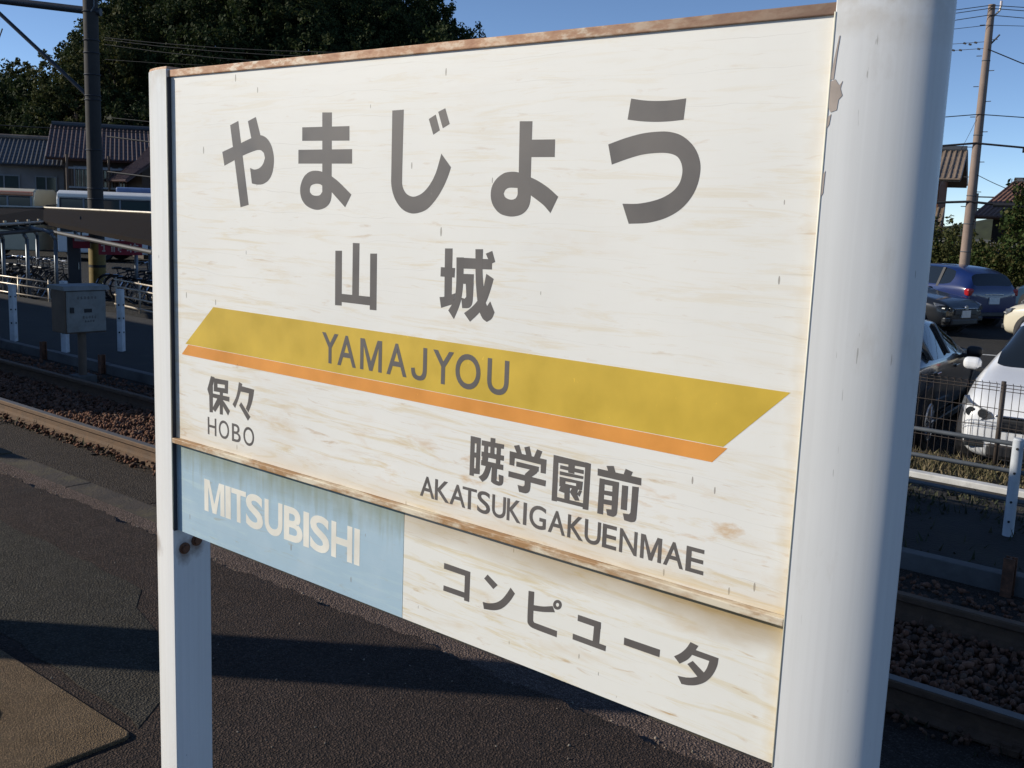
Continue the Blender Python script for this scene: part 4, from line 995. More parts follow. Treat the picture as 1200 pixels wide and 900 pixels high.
def place_car(kind, name, col, x, y, heading, label, z=-0.948):
    """heading: direction the nose points, degrees from +X"""
    c = make_car(kind, carpaint(name, col))
    c.location = (x, y, z)
    c.rotation_euler = (0, 0, R(heading))
    return tag(c, label, 'car', 'cars in the car park')
place_car('hatch', 'paint_white', (0.80, 0.81, 0.82), -1.52, 11.64, -84, 'white hatchback parked nose to the mesh fence')
place_car('saloon', 'paint_black', (0.022, 0.024, 0.026), -3.74, 11.9, 96.5, 'black saloon parked tail to the mesh fence beside the white hatchback')
place_car('wagon', 'paint_blue', (0.006, 0.020, 0.105), -8.55, 27.6, 152, 'blue estate car with its tail lights towards the tracks')
place_car('saloon', 'paint_charcoal', (0.014, 0.016, 0.020), -8.55, 24.6, -16, 'black saloon with a white number plate in front of the blue estate car')
place_car('wagon', 'paint_teal', (0.018, 0.045, 0.085), -5.35, 31.0, 140, 'dark teal car parked behind the blue estate car')
place_car('hatch', 'paint_cream', (0.66, 0.60, 0.46), -3.35, 23.4, 165, 'small cream hatchback with bright alloy wheels')
# ------------------------------------------------------------------ unseen roof and block added left of the camera to cast shade (out of frame)
M['steel_dark'] = simple('dark_painted_steel', (0.055, 0.052, 0.050), 0.6, 0.2, 4)
M['shade_roof'] = simple('shade_roof_sheet', (0.095, 0.078, 0.068), 0.7, 0.25, 3, 0.2)
ps = empty('added_shade_roof', (-6.8, -1.02, 0), 0, 'unseen flat roof on thick concrete columns, added to shade the track', 'shelter')
for x in (2.38, -2.2):
    MB().tube((x, 0, -0.02), (x, 0, 2.98), 0.165, n=24).build('column', M['concrete'], ps, smooth=True, angle=40)
MB().box((-2.7, -1.28, 2.96), (2.62, 2.75, 3.12)).build('roof', M['shade_roof'], ps, bevel=0.02)
MB().box((-2.6, -0.08, 2.80), (2.5, 0.08, 2.97)).build('beam', M['steel_dark'], ps)
ws = empty('added_shade_block', (-24.2, 0, 0), 0, 'unseen timber block with a roof, added to shade the yard and verge', 'shade blocker')  # added block, long and tall so that its shade covers the yard
M['timber'] = simple('brown_timber', (0.16, 0.10, 0.06), 0.8, 0.3, 5, 0, 0.3, 30)
MB().box((-8.9, -1.4, -0.02), (8.9, 1.35, 4.5)).build('wall', M['timber'], ws)
MB().prism([(-1.8, 4.42), (1.68, 4.42), (-0.06, 5.5)], 'x', -9.3, 9.3).build('roof', M['shade_roof'], ws)
MB().box((-0.5, 1.345, 0), (0.5, 1.38, 2.0)).build('door', M['steel_dark'], ws)

# ------------------------------------------------------------------ relay box
M['box_grey'] = simple('relay_box_grey', (0.20, 0.205, 0.20), 0.6, 0.2, 6, 0, 0, 60, (0.10, 0.08, 0.06), 0.5, 8)
M['box_brown'] = simple('relay_box_side', (0.12, 0.085, 0.06), 0.7, 0.25, 6)
rb = empty('relay_box', (-9.86, 4.66, -0.545), R(88), 'grey trackside relay box on a short brown post', 'relay box')
MB().tube((0, 0, -0.02), (0, 0, 0.62), 0.045, n=12).build('post', M['box_brown'], rb, smooth=True, angle=40)
MB().box((-0.11, -0.11, -0.02), (0.11, 0.11, 0.10)).build('foot', M['concrete_dark'], rb, bevel=0.01)
MB().box((-0.25, -0.15, 0.575), (0.21, 0.17, 1.04)).build('cabinet', M['box_brown'], rb, bevel=0.012)
MB().prism([(-0.20, 1.04), (0.22, 1.04), (0.19, 1.085), (-0.17, 1.085)], 'x', -0.27, 0.235).build('lid', M['box_grey'], rb)
dr = MB().box((-0.235, -0.178, 0.59), (0.195, -0.149, 1.03)).build('door', M['box_grey'], rb, bevel=0.008)
MB().box((-0.205, -0.19, 0.80), (-0.165, -0.176, 0.86)).build('latch', M['dark'], dr)
MB().box((-0.05, -0.181, 0.80), (0.035, -0.177, 0.84)).build('label_plate', M['dark'], dr)
M['faded_ink'] = simple('faded_ink', (0.105, 0.10, 0.095), 0.7, 0.3, 40)
def scrawl(x0, x1, z0, z1, n):
    b = MB(); cw = (x1 - x0) / n
    for k in range(n):
        xa = x0 + k * cw
        for j in range(random.choice((2, 3))):
            z = z0 + (z1 - z0) * (j + random.uniform(.1, .5)) / 3
            b.box((xa + cw * random.uniform(0, .2), -0.1800 - .0002 * j, z), (xa + cw * random.uniform(.6, .85), -0.1775, z + 0.005))
        b.box((xa + cw * random.uniform(.2, .5), -0.1807, z0), (xa + cw * .55, -0.1775, z1))
    return b.build('lettering', M['faded_ink'], dr)
scrawl(-0.13, 0.10, 0.945, 0.975, 6)
scrawl(-0.07, 0.09, 0.735, 0.765, 5)
scrawl(-0.05, 0.07, 0.695, 0.718, 4)

# ------------------------------------------------------------------ catenary pole with arm, left
M['pole_dark'] = simple('dark_concrete_pole', (0.040, 0.036, 0.033), 0.85, 0.25, 4, 0, 0.2, 40)
M['steel_blue'] = simple('grey_painted_steel', (0.05, 0.055, 0.065), 0.5, 0.15, 4, 0.4)
M['tape_yellow'] = simple('yellow_band', (0.22, 0.15, 0.03), 0.6, 0.2, 6)
M['wire'] = simple('black_cable', (0.02, 0.02, 0.022), 0.6, 0.1, 4)
cpole = empty('catenary_pole', (-28.3, 14.83, -1.3), 0, 'dark concrete catenary pole with braced steel arm and yellow warning sleeve', 'pole')
MB().tube((0, 0, -0.1), (0, 0, 10.2), 0.225, 0.20, n=24).build('pole', M['pole_dark'], cpole, smooth=True, angle=40)
MB().tube((0, 0, 0.10), (0, 0, 1.42), 0.238, 0.236, n=24).build('warning_sleeve', M['tape_yellow'], cpole, smooth=True, angle=40)
for k in range(1):
    MB().tube((0, 0, 0.72 + k * 0.42), (0, 0, 0.80 + k * 0.42), 0.2395, 0.239, n=24).build('black_band', M['dark'], cpole, smooth=True, angle=40)
adir = Vector((-0.80, -0.60, 0))
MB().tube(Vector((0.0, 0, 7.93)) - adir * 0.30, Vector((0, 0, 8.22)) + adir * 3.1, 0.105, n=12).build('arm', M['steel_blue'], cpole, smooth=True, angle=40)
MB().tube(Vector((0, 0, 5.62)) + adir * 0.15, Vector((0, 0, 7.90)) + adir * 2.75, 0.055, n=10).build('brace', M['steel_blue'], cpole, smooth=True, angle=40)
for z in (5.62, 5.50, 7.93, 6.8, 7.15, 6.2, 3.0, 2.7, 4.1):
    MB().torus((0, 0, z), (0, 0, 1), 0.222, 0.016, 24, 5).build('band_clamp', M['steel_blue'], cpole)
MB().path([(0.24, -0.02, 8.8), (0.25, -0.03, 8.05), (0.20, -0.10, 7.9)], 0.02).build('conduit', M['fence_pipe'], cpole)

def cable(p, q, sag, r, label, name='overhead_wire', n=14):
    pts = []
    for k in range(n + 1):
        t = k / n
        v = Vector(p).lerp(Vector(q), t); v.z -= sag * 4 * t * (1 - t)
        pts.append(v)
    o = MB().path(pts, r, n=5).build(name, M['wire'])
    return tag(o, label, 'wire')

# ------------------------------------------------------------------ bicycle shelter in the yard
M['roof_brown'] = simple('brown_roof_sheet', (0.013, 0.009, 0.007), 0.95, 0.2, 2, 0.0, spec=0.1)
M['edge_metal'] = simple('pale_edge_flashing', (0.50, 0.45, 0.36), 0.4, 0.15, 5, 0.5)
M['pipe_grey'] = simple('galvanised_pipe', (0.20, 0.225, 0.255), 0.45, 0.15, 6, 0.4)
M['rack_metal'] = simple('pale_rack_tube', (0.58, 0.50, 0.40), 0.4, 0.15, 6, 0.3)
M['red_board'] = simple('red_banner', (0.30, 0.02, 0.045), 0.6, 0.2, 3)
M['white_print'] = simple('white_print', (0.62, 0.55, 0.55), 0.6, 0.15, 6)
YZ = -1.3
sh = empty('bicycle_shelter', (-26.0, 12.4, YZ), 0, 'brown bicycle shelter with bent steel posts beside the tracks', 'shelter')
def roof_quad(name, pts, th, mat):
    P = [Vector(p) - Vector((-26.0, 12.4, YZ)) for p in pts]
    b = MB().add([tuple(p) for p in P] + [tuple(p + Vector((0, 0, -th))) for p in P], [(0, 1, 2, 3), (7, 6, 5, 4)] + [(k, (k + 1) % 4, (k + 1) % 4 + 4, k + 4) for k in range(4)])
    return b.build(name, mat, sh)
A, A2, C_, B_ = (-24.53, 10.4, 0.76), (-20.5, 7.0, 0.76), (-27.75, 12.99, 0.76), (-18.0, 10.45, 0.64)
Ab, A2b, Cb, Bb = (-29.72, 12.74, 1.10), (-27.2, 9.9, 1.10), (-31.77, 14.97, 1.05), (-23.7, 13.81, 1.10)
roof_quad('roof', [A2, C_, Cb, A2b], 0.10, M['roof_brown'])
roof_quad('roof', [C_, B_, Bb, Cb], 0.10, M['roof_brown'])
V3 = Vector
o3 = Vector((-26.0, 12.4, YZ))
def local(*ps): return [V3(p) - o3 for p in ps]
MB().path(local(tuple(V3(A2) + V3((0.02, 0.02, -0.03))), tuple(V3(C_) + V3((0.05, -0.03, -0.03)))), 0.035).build('edge_flashing', M['edge_metal'], sh)
MB().path(local(tuple(V3(A2b) + V3((0, 0, 0.02))), tuple(V3(Cb) + V3((0, 0, 0.02))), tuple(V3(Bb) + V3((0, 0, 0.02))), (-17.6, 12.6, 1.12)), 0.032).build('ridge_flashing', M['edge_metal'], sh)
MB().path(local(tuple(V3(C_) + V3((0, 0, -0.25))), tuple(V3(B_) + V3((0, 0, -0.22)))), 0.05).build('eaves_beam', M['steel_dark'], sh)
MB().path(local(tuple(V3(A2) + V3((0, 0, -0.22))), tuple(V3(C_) + V3((0, 0, -0.25)))), 0.05).build('eaves_beam', M['steel_dark'], sh)
for (x, y) in ((-26.65, 11.37), (-26.4, 11.88), (-26.1, 12.49), (-24.9, 14.1), (-24.75, 14.42), (-22.0, 13.2), (-29.0, 13.4), (-28.4, 14.3)):
    p0 = V3((x, y, YZ)) - o3
    MB().path([p0, p0 + V3((0, 0, 1.62)), p0 + V3((-0.06, -0.08, 1.78)), p0 + V3((-0.22, -0.22, 1.86)), p0 + V3((-0.7, -0.6, 1.92))], 0.048, n=10).build('shelter_post', M['pipe_grey'], sh, smooth=True)
for t in np.linspace(0.05, 0.95, 9):
    p = V3(C_).lerp(V3(Cb), 0.02).lerp(V3(A2).lerp(V3(A2b), 0.02), t) - o3
    MB().box(p - V3((0.03, 0.03, 0.10)), p + V3((0.03, 0.03, 0.05))).build('roof_bolt', M['edge_metal'], sh)

def rack(p, q, label):
    p, q = V3(p), V3(q)
    r = empty('bicycle_rack', p, 0, label, 'rack', 'bicycle racks in the yard')
    d = q - p
    up = V3((0, 0, 1))
    for h in (0.10, 0.33, 0.55, 0.72):
        MB().tube(up * h, d + up * h, 0.022, n=8).build('rack_bar', M['rack_metal'], r, smooth=True)
    for t in (0.02, 0.35, 0.68, 0.98):
        MB().tube(d * t + up * -0.05, d * t + up * 0.78, 0.024, n=8).build('rack_post', M['rack_metal'], r, smooth=True)
    return r
rack((-28.4, 10.9, YZ), (-23.4, 11.0, YZ), 'pale tubular bicycle rack at the open side of the shelter, by the thin front posts')
rack((-23.9, 12.9, YZ), (-19.5, 12.3, YZ), 'pale tubular bicycle rack beyond the relay box, near the bent shelter post')

def make_bike():
    r = empty('bicycle')
    b = MB()
    for x in (-0.53, 0.53):
        w_ = MB().torus((x, 0, 0.33), (0, 1, 0), 0.31, 0.020, 26, 6)
        wo = w_.build('wheel', M['dark'], r)
        s = MB()
        for k in range(8):
            a = math.pi * k / 8
            s.tube((x - .3 * math.cos(a), 0, .33 - .3 * math.sin(a)), (x + .3 * math.cos(a), 0, .33 + .3 * math.sin(a)), .004, n=4)
        s.build('spokes', M['alloy'], wo)
    f = MB()
    for p, q in (((-.53, 0, .33), (-.12, 0, .30)), ((-.53, 0, .33), (-.2, 0, .72)), ((-.12, 0, .30), (-.23, 0, .80)), ((-.12, 0, .30), (.36, 0, .68)), ((-.2, 0, .68), (.34, 0, .78)), ((.53, 0, .33), (.36, 0, .68)), ((.36, 0, .68), (.32, 0, .98))):
        f.tube(p, q, .018, n=6)
    f.build('frame', M['steel_blue'], r)
    MB().box((-.36, -.09, .80), (-.12, .09, .87)).build('saddle', M['plastic'], r, bevel=0.03)
    h = MB().path([(.18, -.29, .98), (.30, -.2, 1.02), (.32, 0, 1.0), (.30, .2, 1.02), (.18, .29, .98)], .014, n=6)
    h.build('handlebar', M['chrome'], r)
    bk = MB()
    for z in (.80, .90, 1.0):
        bk.path([(.42, -.15, z), (.72, -.15, z), (.72, .15, z), (.42, .15, z), (.42, -.15, z)], .008, n=4)
    bk.build('basket', M['pipe_grey'], r)
    MB().torus((-.53, 0, .33), (0, 1, 0), .345, .022, 18, 4).build('mudguard', M['chrome'], r)
    return r
bk0 = make_bike()
spots = []
for k in range(9):
    t = k / 8
    spots.append((-29.3 + 2.3 * t + random.uniform(-.1, .1), 12.6 + 0.15 * t, R(100 + random.uniform(-14, 14))))
for k in range(9):
    t = k / 8
    spots.append((-26.3 + 4.2 * t + random.uniform(-.1, .1), 14.6 - 0.35 * t + random.uniform(-.1, .1), R(75 + random.uniform(-14, 14))))
for i, (x, y, a) in enumerate(spots):
    o = bk0 if i == 0 else copy_tree(bk0)
    o.location = (x, y, YZ); o.rotation_euler = (R(random.uniform(-6, 6)), 0, a)
    tag(o, 'city bicycle with front basket standing among others under the brown shelter', 'bicycle', 'bicycles under the shelter')

def banner(c, wd, hg, rz, glyph, label):
    r = empty('banner_board', c, rz, label, 'sign')
    MB().box((-wd / 2, -0.015, -hg / 2), (wd / 2, 0.015, hg / 2)).build('board', M['red_board'], r)
    for (x0, z0, x1, z1) in glyph:
        MB().box((x0 * wd - wd / 2, -0.018, z0 * hg - hg / 2), (x1 * wd - wd / 2, -0.014, z1 * hg - hg / 2)).build('lettering', M['white_print'], r)
    MB().box((-0.02, 0.014, hg / 2 - 0.05), (0.02, 0.03, hg / 2 + 0.5)).build('hanger', M['steel_dark'], r)
    return r
g1 = []
for k in range(5):
    x = 0.04 + k * 0.19
    for j in range(random.choice((1, 2, 3))):
        z = random.uniform(.15, .75)
        g1.append((x + random.uniform(0, .06), z, x + random.uniform(.09, .16), z + .09))
    q = random.uniform(.01, .08)
    g1.append((x + q, random.uniform(.12, .4), x + q + 0.03, random.uniform(.7, .88)))
    if k % 2: g1.append((x + 0.11, 0.2, x + 0.14, 0.80))
banner((-24.1, 13.2, 0.20), 1.05, 0.36, R(62), g1, 'red board with white lettering hung under the shelter roof')
banner((-25.9, 13.1, 0.27), 0.42, 0.34, R(62), [(0.1, 0.55, 0.9, 0.75)], 'small red board with one white bar hung under the shelter roof')
cb = empty('cabinet', (-26.6, 13.25, YZ), R(62), 'tall dark blue cabinet standing under the bicycle shelter', 'cabinet')
M['navy'] = simple('navy_steel', (0.03, 0.045, 0.075), 0.5, 0.15, 3)
MB().box((-0.17, -0.15, -0.02), (0.17, 0.2, 1.72)).build('case', M['navy'], cb, bevel=0.02)
MB().box((-0.15, -0.165, 0.12), (0.15, -0.149, 1.60)).build('door', M['steel_blue'], cb, bevel=0.005)
MB().box((0.10, -0.18, 0.80), (0.125, -0.163, 1.0)).build('handle', M['chrome'], cb)

# ------------------------------------------------------------------ buses
def bus(x, y, rz, body, band_, label, L=10.2):
    r = empty('bus', (x, y, YZ), rz, label, 'bus', 'buses in the station yard')
    prof = [(-1.2, .35), (1.2, .35), (1.22, 1.2), (1.2, 2.6), (1.12, 2.88), (0.9, 2.98), (-0.9, 2.98), (-1.12, 2.88), (-1.2, 2.6), (-1.22, 1.2)]
    MB().prism(prof, 'x', 0, L).build('body', body, r, bevel=0.06)
    MB().box((0.05, -1.245, 2.68), (L - 0.05, -1.0, 2.86)).build('roof_band', band_, r, bevel=0.04)
    MB().box((2.4, -0.85, 2.96), (5.6, 0.85, 3.20)).build('roof_unit', M['bus_unit'], r, bevel=0.08)
    MB().box((0.15, -1.235, 1.22), (L - 0.15, -1.205, 2.66)).build('window_strip', M['plastic'], r, bevel=0.01)
    k = 0
    xx = 0.25
    while xx < L - 1.0:
        wd = (1.0, 1.55, 1.3)[k % 3]
        wn = MB().box((xx, -1.25, 1.32), (xx + wd - 0.1, -1.232, 2.60)).build('window', M['bus_glass'], r)
        MB().box((xx, -1.262, 2.20), (xx + wd - 0.1, -1.248, 2.24)).build('window_bar', M['pipe_grey'], wn)
        MB().box((xx + wd - 0.1, -1.256, 1.25), (xx + wd - 0.02, -1.228, 2.64)).build('window_post', M['pipe_grey'], wn)
        xx += wd; k += 1
    MB().box((-0.02, -1.05, 1.15), (0.03, 1.05, 2.45)).build('windscreen', M['bus_glass'], r, bevel=0.01)
    MB().path([(0.05, -1.2, 2.35), (-0.35, -1.42, 2.30), (-0.40, -1.45, 2.05)], 0.025).build('mirror_arm', M['plastic'], r)
    MB().box((-0.50, -1.58, 1.72), (-0.36, -1.34, 2.10)).build('mirror', M['plastic'], r, bevel=0.03)
    for xw in (1.9, L - 2.6):
        wh = MB().tube((xw, -1.02, .48), (xw, -1.245, .48), .48, n=26).build('wheel', M['dark'], r, bevel=0.03)
        MB().tube((xw, -1.24, .48), (xw, -1.255, .48), .28, n=20).build('rim', M['alloy'], wh)
        MB().tube((xw, 1.02, .48), (xw, 1.245, .48), .48, n=26).build('wheel', M['dark'], r)
    return r
M['bus_white'] = carpaint('bus_white', (0.72, 0.73, 0.72))
M['bus_green'] = carpaint('bus_green', (0.10, 0.20, 0.20))
M['bus_orange'] = carpaint('bus_orange', (0.60, 0.20, 0.10))
M['bus_cream'] = carpaint('bus_cream', (0.55, 0.50, 0.36))
M['bus_unit'] = simple('bus_roof_unit', (0.10, 0.17, 0.34), 0.5, 0.1, 3)
k = NT('bus_glass'); M['bus_glass'] = k.done((0.05, 0.075, 0.075), 0.06, 0, None, 0.7)
bus(-43.9, 21.95, R(41), M['bus_white'], M['bus_white'], 'white and green bus with blue roof unit behind the bicycle shelter')
bus(-51.5, 15.5, R(41), M['bus_cream'], M['bus_orange'], 'cream and orange bus parked behind the bicycle shelter', 9.0)
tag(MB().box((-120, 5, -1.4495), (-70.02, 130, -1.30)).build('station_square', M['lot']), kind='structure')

# ------------------------------------------------------------------ houses
def tile_mat(name, col):
    k = NT(name)
    g_ = k.geo()
    nz = k.noise(g_, 1.5, 6, 0.65)
    c = k.mix(k.ramp(nz, 0.3, 0.7), tuple(x * 0.7 for x in col), tuple(x * 1.2 for x in col))
    return k.done(c, 0.5, 0, k.bump(k.noise(g_, 20, 3), 0.2, 0.02), 0.5)
M['tile_grey'] = tile_mat('grey_roof_tile', (0.055, 0.060, 0.066))
M['tile_brown'] = tile_mat('brown_roof_tile', (0.065, 0.034, 0.030))
M['tile_tan'] = tile_mat('tan_roof_tile', (0.24, 0.18, 0.13))
M['tile_rust'] = tile_mat('rust_brown_tile', (0.22, 0.115, 0.075))
M['plaster'] = simple('pale_plaster', (0.22, 0.23, 0.245), 0.85, 0.2, 1.2, 0, 0, 60, (0.20, 0.20, 0.20), 0.5, 0.7)
M['wood_wall'] = simple('dark_wood_wall', (0.060, 0.045, 0.035), 0.8, 0.3, 2)
M['wood_red'] = simple('reddish_wood_wall', (0.22, 0.085, 0.035), 0.8, 0.3, 2)
M['house_glass'] = M['bus_glass']
def tiled_slope(name, a, b_, c, d, mat, parent, pitch=0.2, rad=0.04):
    """roof slope a-b (ridge) to d-c (eaves): slab plus rounded tile rows running down it"""
    a, b_, c, d = (V3(p) for p in (a, b_, c, d))
    nrm = (b_ - a).cross(d - a).normalized()
    if nrm.z < 0: nrm = -nrm
    P = [a, b_, c, d]
    m = MB().add([tuple(p) for p in P] + [tuple(p - nrm * 0.12) for p in P], [(0, 1, 2, 3), (7, 6, 5, 4)] + [(k, (k + 1) % 4, (k + 1) % 4 + 4, k + 4) for k in range(4)])
    so = m.build(name, mat, parent)
    n = max(2, int((c - d).length / pitch))
    t = MB()
    for k in range(n + 1):
        u = k / n
        t.tube(a.lerp(b_, u) + nrm * 0.01, d.lerp(c, u) + nrm * 0.01, rad, n=6)
    rows = max(2, int((d - a).length / 0.5))
    for k in range(1, rows + 1):
        u = k / rows
        t.tube(a.lerp(d, u) - nrm * 0.03, b_.lerp(c, u) - nrm * 0.03, 0.05, n=4)
    to = t.build('roof_tiles', mat, so); tag(to, kind='stuff')
    return so
def house(loc, rz, W_, D_, zw, zr, tile, wall, label, over=0.7, balcony=False, ridge_in=0.0, windows=(), zero=YZ):
    """local +x along the ridge, -y to the front"""
    h = empty('house', loc, rz, label, 'house', None)
    MB().box((-W_ / 2, -D_ / 2, -0.15), (W_ / 2, D_ / 2, zw)).build('wall', wall, h)
    # gable triangles
    for s in (-1, 1):
        x = s * W_ / 2
        MB().prism([(-D_ / 2, zw - .01), (D_ / 2, zw - .01), (0, zr - .18)], 'x', min(x, x - s * .12), max(x, x - s * .12)).build('gable', wall, h)
    x0, x1 = -W_ / 2 - over, W_ / 2 + over
    ez = zw - over * (zr - zw) / (D_ / 2)
    rx0, rx1 = x0 + ridge_in, x1 - ridge_in
    r1 = tiled_slope('roof', (rx0, 0, zr), (rx1, 0, zr), (x1, -D_ / 2 - over, ez), (x0, -D_ / 2 - over, ez), tile, h)
    r2 = tiled_slope('roof', (rx0, 0, zr), (rx1, 0, zr), (x1, D_ / 2 + over, ez), (x0, D_ / 2 + over, ez), tile, h)
    if ridge_in:
        for s, xr_, xe in ((-1, rx0, x0), (1, rx1, x1)):
            MB().add([(xr_, 0, zr), (xe, -D_ / 2 - over, ez), (xe, D_ / 2 + over, ez)], [(0, 1, 2)]).build('hip', tile, h)
    MB().tube((rx0, 0, zr + .03), (rx1, 0, zr + .03), 0.16, n=10).build('ridge', M['tile_grey'] if tile is not M['tile_grey'] else M['tile_tan'], r1)
    for (xa, za, xb, zb_) in windows:
        wn = MB().box((xa, -D_ / 2 - .03, za), (xb, -D_ / 2 + .01, zb_)).build('window', M['house_glass'], h)
        fr = MB()
        fr.box((xa - .06, -D_ / 2 - .06, za - .06), (xb + .06, -D_ / 2 - .02, za)).box((xa - .06, -D_ / 2 - .06, zb_), (xb + .06, -D_ / 2 - .02, zb_ + .06))
        fr.box((xa - .06, -D_ / 2 - .06, za), (xa, -D_ / 2 - .02, zb_)).box((xb, -D_ / 2 - .06, za), (xb + .06, -D_ / 2 - .02, zb_)).box(((xa + xb) / 2 - .03, -D_ / 2 - .06, za), ((xa + xb) / 2 + .03, -D_ / 2 - .02, zb_))
        fr.build('window_frame', M['pipe_grey'], wn)
    if balcony:
        bz, bx0, bx1, by = balcony
        ba = MB().box((bx0, by, bz - .15), (bx1, -D_ / 2 - .01, bz)).build('balcony', M['concrete_dark'], h)
        for z in (bz + .95, bz + .06):
            MB().box((bx0, by - .02, z), (bx1, by + .04, z + .09)).build('balcony_rail', M['pipe_grey'], ba)
        for x in np.arange(bx0 + .05, bx1, .17):
            MB().box((x, by, bz + .06), (x + .05, by + .025, bz + .96)).build('baluster', M['box_brown'], ba)
        for x in (bx0 + .05, (bx0 + bx1) / 2, bx1 - .05):
            MB().tube((x, by, -0.1), (x, by, zw - .1), 0.06, n=8).build('balcony_post', M['box_brown'], ba)
    return h
house((-54.6, 25.5, YZ), R(60), 4.6, 7.0, 4.4, 5.6, M['tile_grey'], M['plaster'], 'pale walled house with grey tiled roof behind the orange bus', 0.6, windows=[(-1.6, 2.3, -0.3, 3.6), (0.5, 2.5, 1.4, 3.6)])
house((-50.2, 28.3, YZ), R(60), 5.4, 8.2, 4.75, 6.25, M['tile_brown'], M['wood_wall'], 'dark house with red-brown tiled roof and a railed balcony behind the white bus', 0.7, balcony=(3.05, -2.55, 1.2, -5.0), windows=[(-2.2, 3.2, -0.6, 4.1), (-0.2, 3.2, 1.0, 4.1)])
house((-46.3, 29.3, YZ), R(-18), 8.5, 6.0, 4.2, 6.4, M['tile_brown'], M['wood_wall'], 'dark gabled house beside the balcony house, partly behind the signboard', 0.9)
house((-66.5, 27.5, YZ), R(62), 9.0, 7.0, 4.1, 5.5, M['tile_grey'], M['wood_wall'], 'dark walled house with grey tiled roof at the foot of the wooded hill', 0.7)
house((-60.5, 38, YZ), R(62), 9.0, 7.0, 4.1, 6.0, M['tile_grey'], M['plaster'], 'grey roofed house behind the dark gabled house', 0.7)

# right-hand houses
hr = house((-17.35, 43.5, -1.2), R(15), 7.0, 5.2, 4.85, 5.85, M['tile_tan'], M['wood_red'], 'reddish timber house with tan tiled roof behind the right-hand sign post', 0.75)
tiled_slope('lean_to_roof', (-3.6, -2.62, 3.45), (3.75, -2.62, 3.45), (3.75, -4.3, 2.75), (-3.6, -4.3, 2.75), M['tile_tan'], hr)
MB().tube((3.3, -4.2, 2.7), (3.3, -4.2, 4.9), 0.05, n=8).build('downpipe', M['pipe_grey'], hr)
house((-9.5, 51.5, -1.2), R(3), 7.0, 7.4, 3.5, 4.9, M['tile_rust'], M['wood_wall'], 'low house with a rust-brown hipped roof behind the trees', 0.7, ridge_in=0.6)
gw = empty('garden_wall', (-11.0, 40.5, -1.2), R(13), 'low pale garden wall behind the utility pole', 'wall')
MB().box((-2.2, 0, -0.1), (2.0, 0.15, 2.15)).build('wall_body', M['concrete'], gw, bevel=0.01)
MB().box((-2.25, -0.04, 2.15), (2.05, 0.19, 2.22)).build('wall_cap', M['concrete'], gw, bevel=0.01)

# ------------------------------------------------------------------ utility pole and wires, right
M['pole_tan'] = simple('pale_concrete_pole', (0.27, 0.20, 0.16), 0.8, 0.15, 3, 0, 0.1, 40)
upo = empty('utility_pole', (-8.70, 30.93, -0.72), 0, 'tall pale concrete utility pole behind the parked cars', 'pole')
MB().tube((0, 0, -0.1), (0, 0, 8.42), 0.155, 0.095, n=18).build('pole', M['pole_tan'], upo, smooth=True, angle=40)
for z in np.arange(2.0, 8.0, 0.42):
    s = 1 if int(z / 0.42) % 2 else -1
    MB().tube((0.12 * s, -0.02, z), (0.26 * s, -0.04, z), 0.012, n=5).build('step_bolt', M['steel_dark'], upo)
for z in (1.55, 2.35, 3.15, 4.85, 6.9):
    MB().torus((0, 0, z), (0, 0, 1), 0.155 - 0.0072 * z, 0.014, 18, 5).build('band_clamp', M['fence_pipe'], upo)
MB().path([(0.08, 0, 8.1), (0.22, 0.03, 8.25), (0.24, 0.03, 8.42)], 0.025).build('bracket', M['rack_metal'], upo)
MB().path([(0.08, 0, 7.35), (0.28, 0.05, 7.6)], 0.022).build('bracket', M['steel_dark'], upo)
MB().tube((0.235, 0.03, 8.36), (0.235, 0.03, 8.50), 0.035, n=8).build('insulator', M['white_print'], upo)
for (x, z) in ((-0.35, 7.42), (-0.5, 7.38), (-0.65, 7.42), (-0.75, 7.24), (-0.95, 7.25), (-0.25, 7.24)):
    MB().tube((x, -0.05, z), (x + 0.07, -0.05, z - 0.02), 0.03, n=6).build('cable_clip', M['steel_dark'], upo)
for z in (7.42, 7.24):
    MB().tube((-1.0, -0.05, z - 0.005), (0.0, -0.05, z - 0.005), 0.008, n=5).build('cable_bracket', M['steel_dark'], upo)
bs = Vector((-8.70, 30.93, -0.72))
wd_ = Vector((0.955, 0.297, 0))
for (z, sag, r, lab, sl) in ((8.38, 0.9, 0.011, 'thin overhead wire at the very top of the utility pole', 0.0), (8.30, 1.0, 0.011, 'thin overhead wire just under the top wire of the utility pole', 0.0), (8.12, 1.1, 0.011, 'thin overhead wire, third from the utility pole top', 0.0),
                         (7.85, 0.7, 0.008, 'very thin wire below the three top wires of the utility pole', 0.6), (5.42, 0.7, 0.014, 'thin cable crossing the middle of the utility pole', 0.2),
                         (4.62, 0.8, 0.030, 'thick black cable bundle crossing the utility pole above another thick cable', 0.1), (2.98, 0.6, 0.036, 'thick black cable crossing the utility pole level with the house roof', -0.4)):
    a = bs + Vector((0, -0.12, z)) + wd_ * 32 + Vector((0, 0, sl))
    b2 = bs + Vector((0, -0.12, z)) - wd_ * 32 - Vector((0, 0, sl * 0.5))
    m_ = bs + Vector((0, -0.12, z))
    pts = []
    for s0, s1 in ((b2, m_), (m_, a)):
        for k in range(12):
            t = k / 12
            v = s0.lerp(s1, t); v.z -= sag * 4 * t * (1 - t)
            pts.append(v)
    pts.append(a)
    o = MB().path(pts, r, n=5).build('overhead_wire', M['wire'])
    tag(o, lab, 'wire')
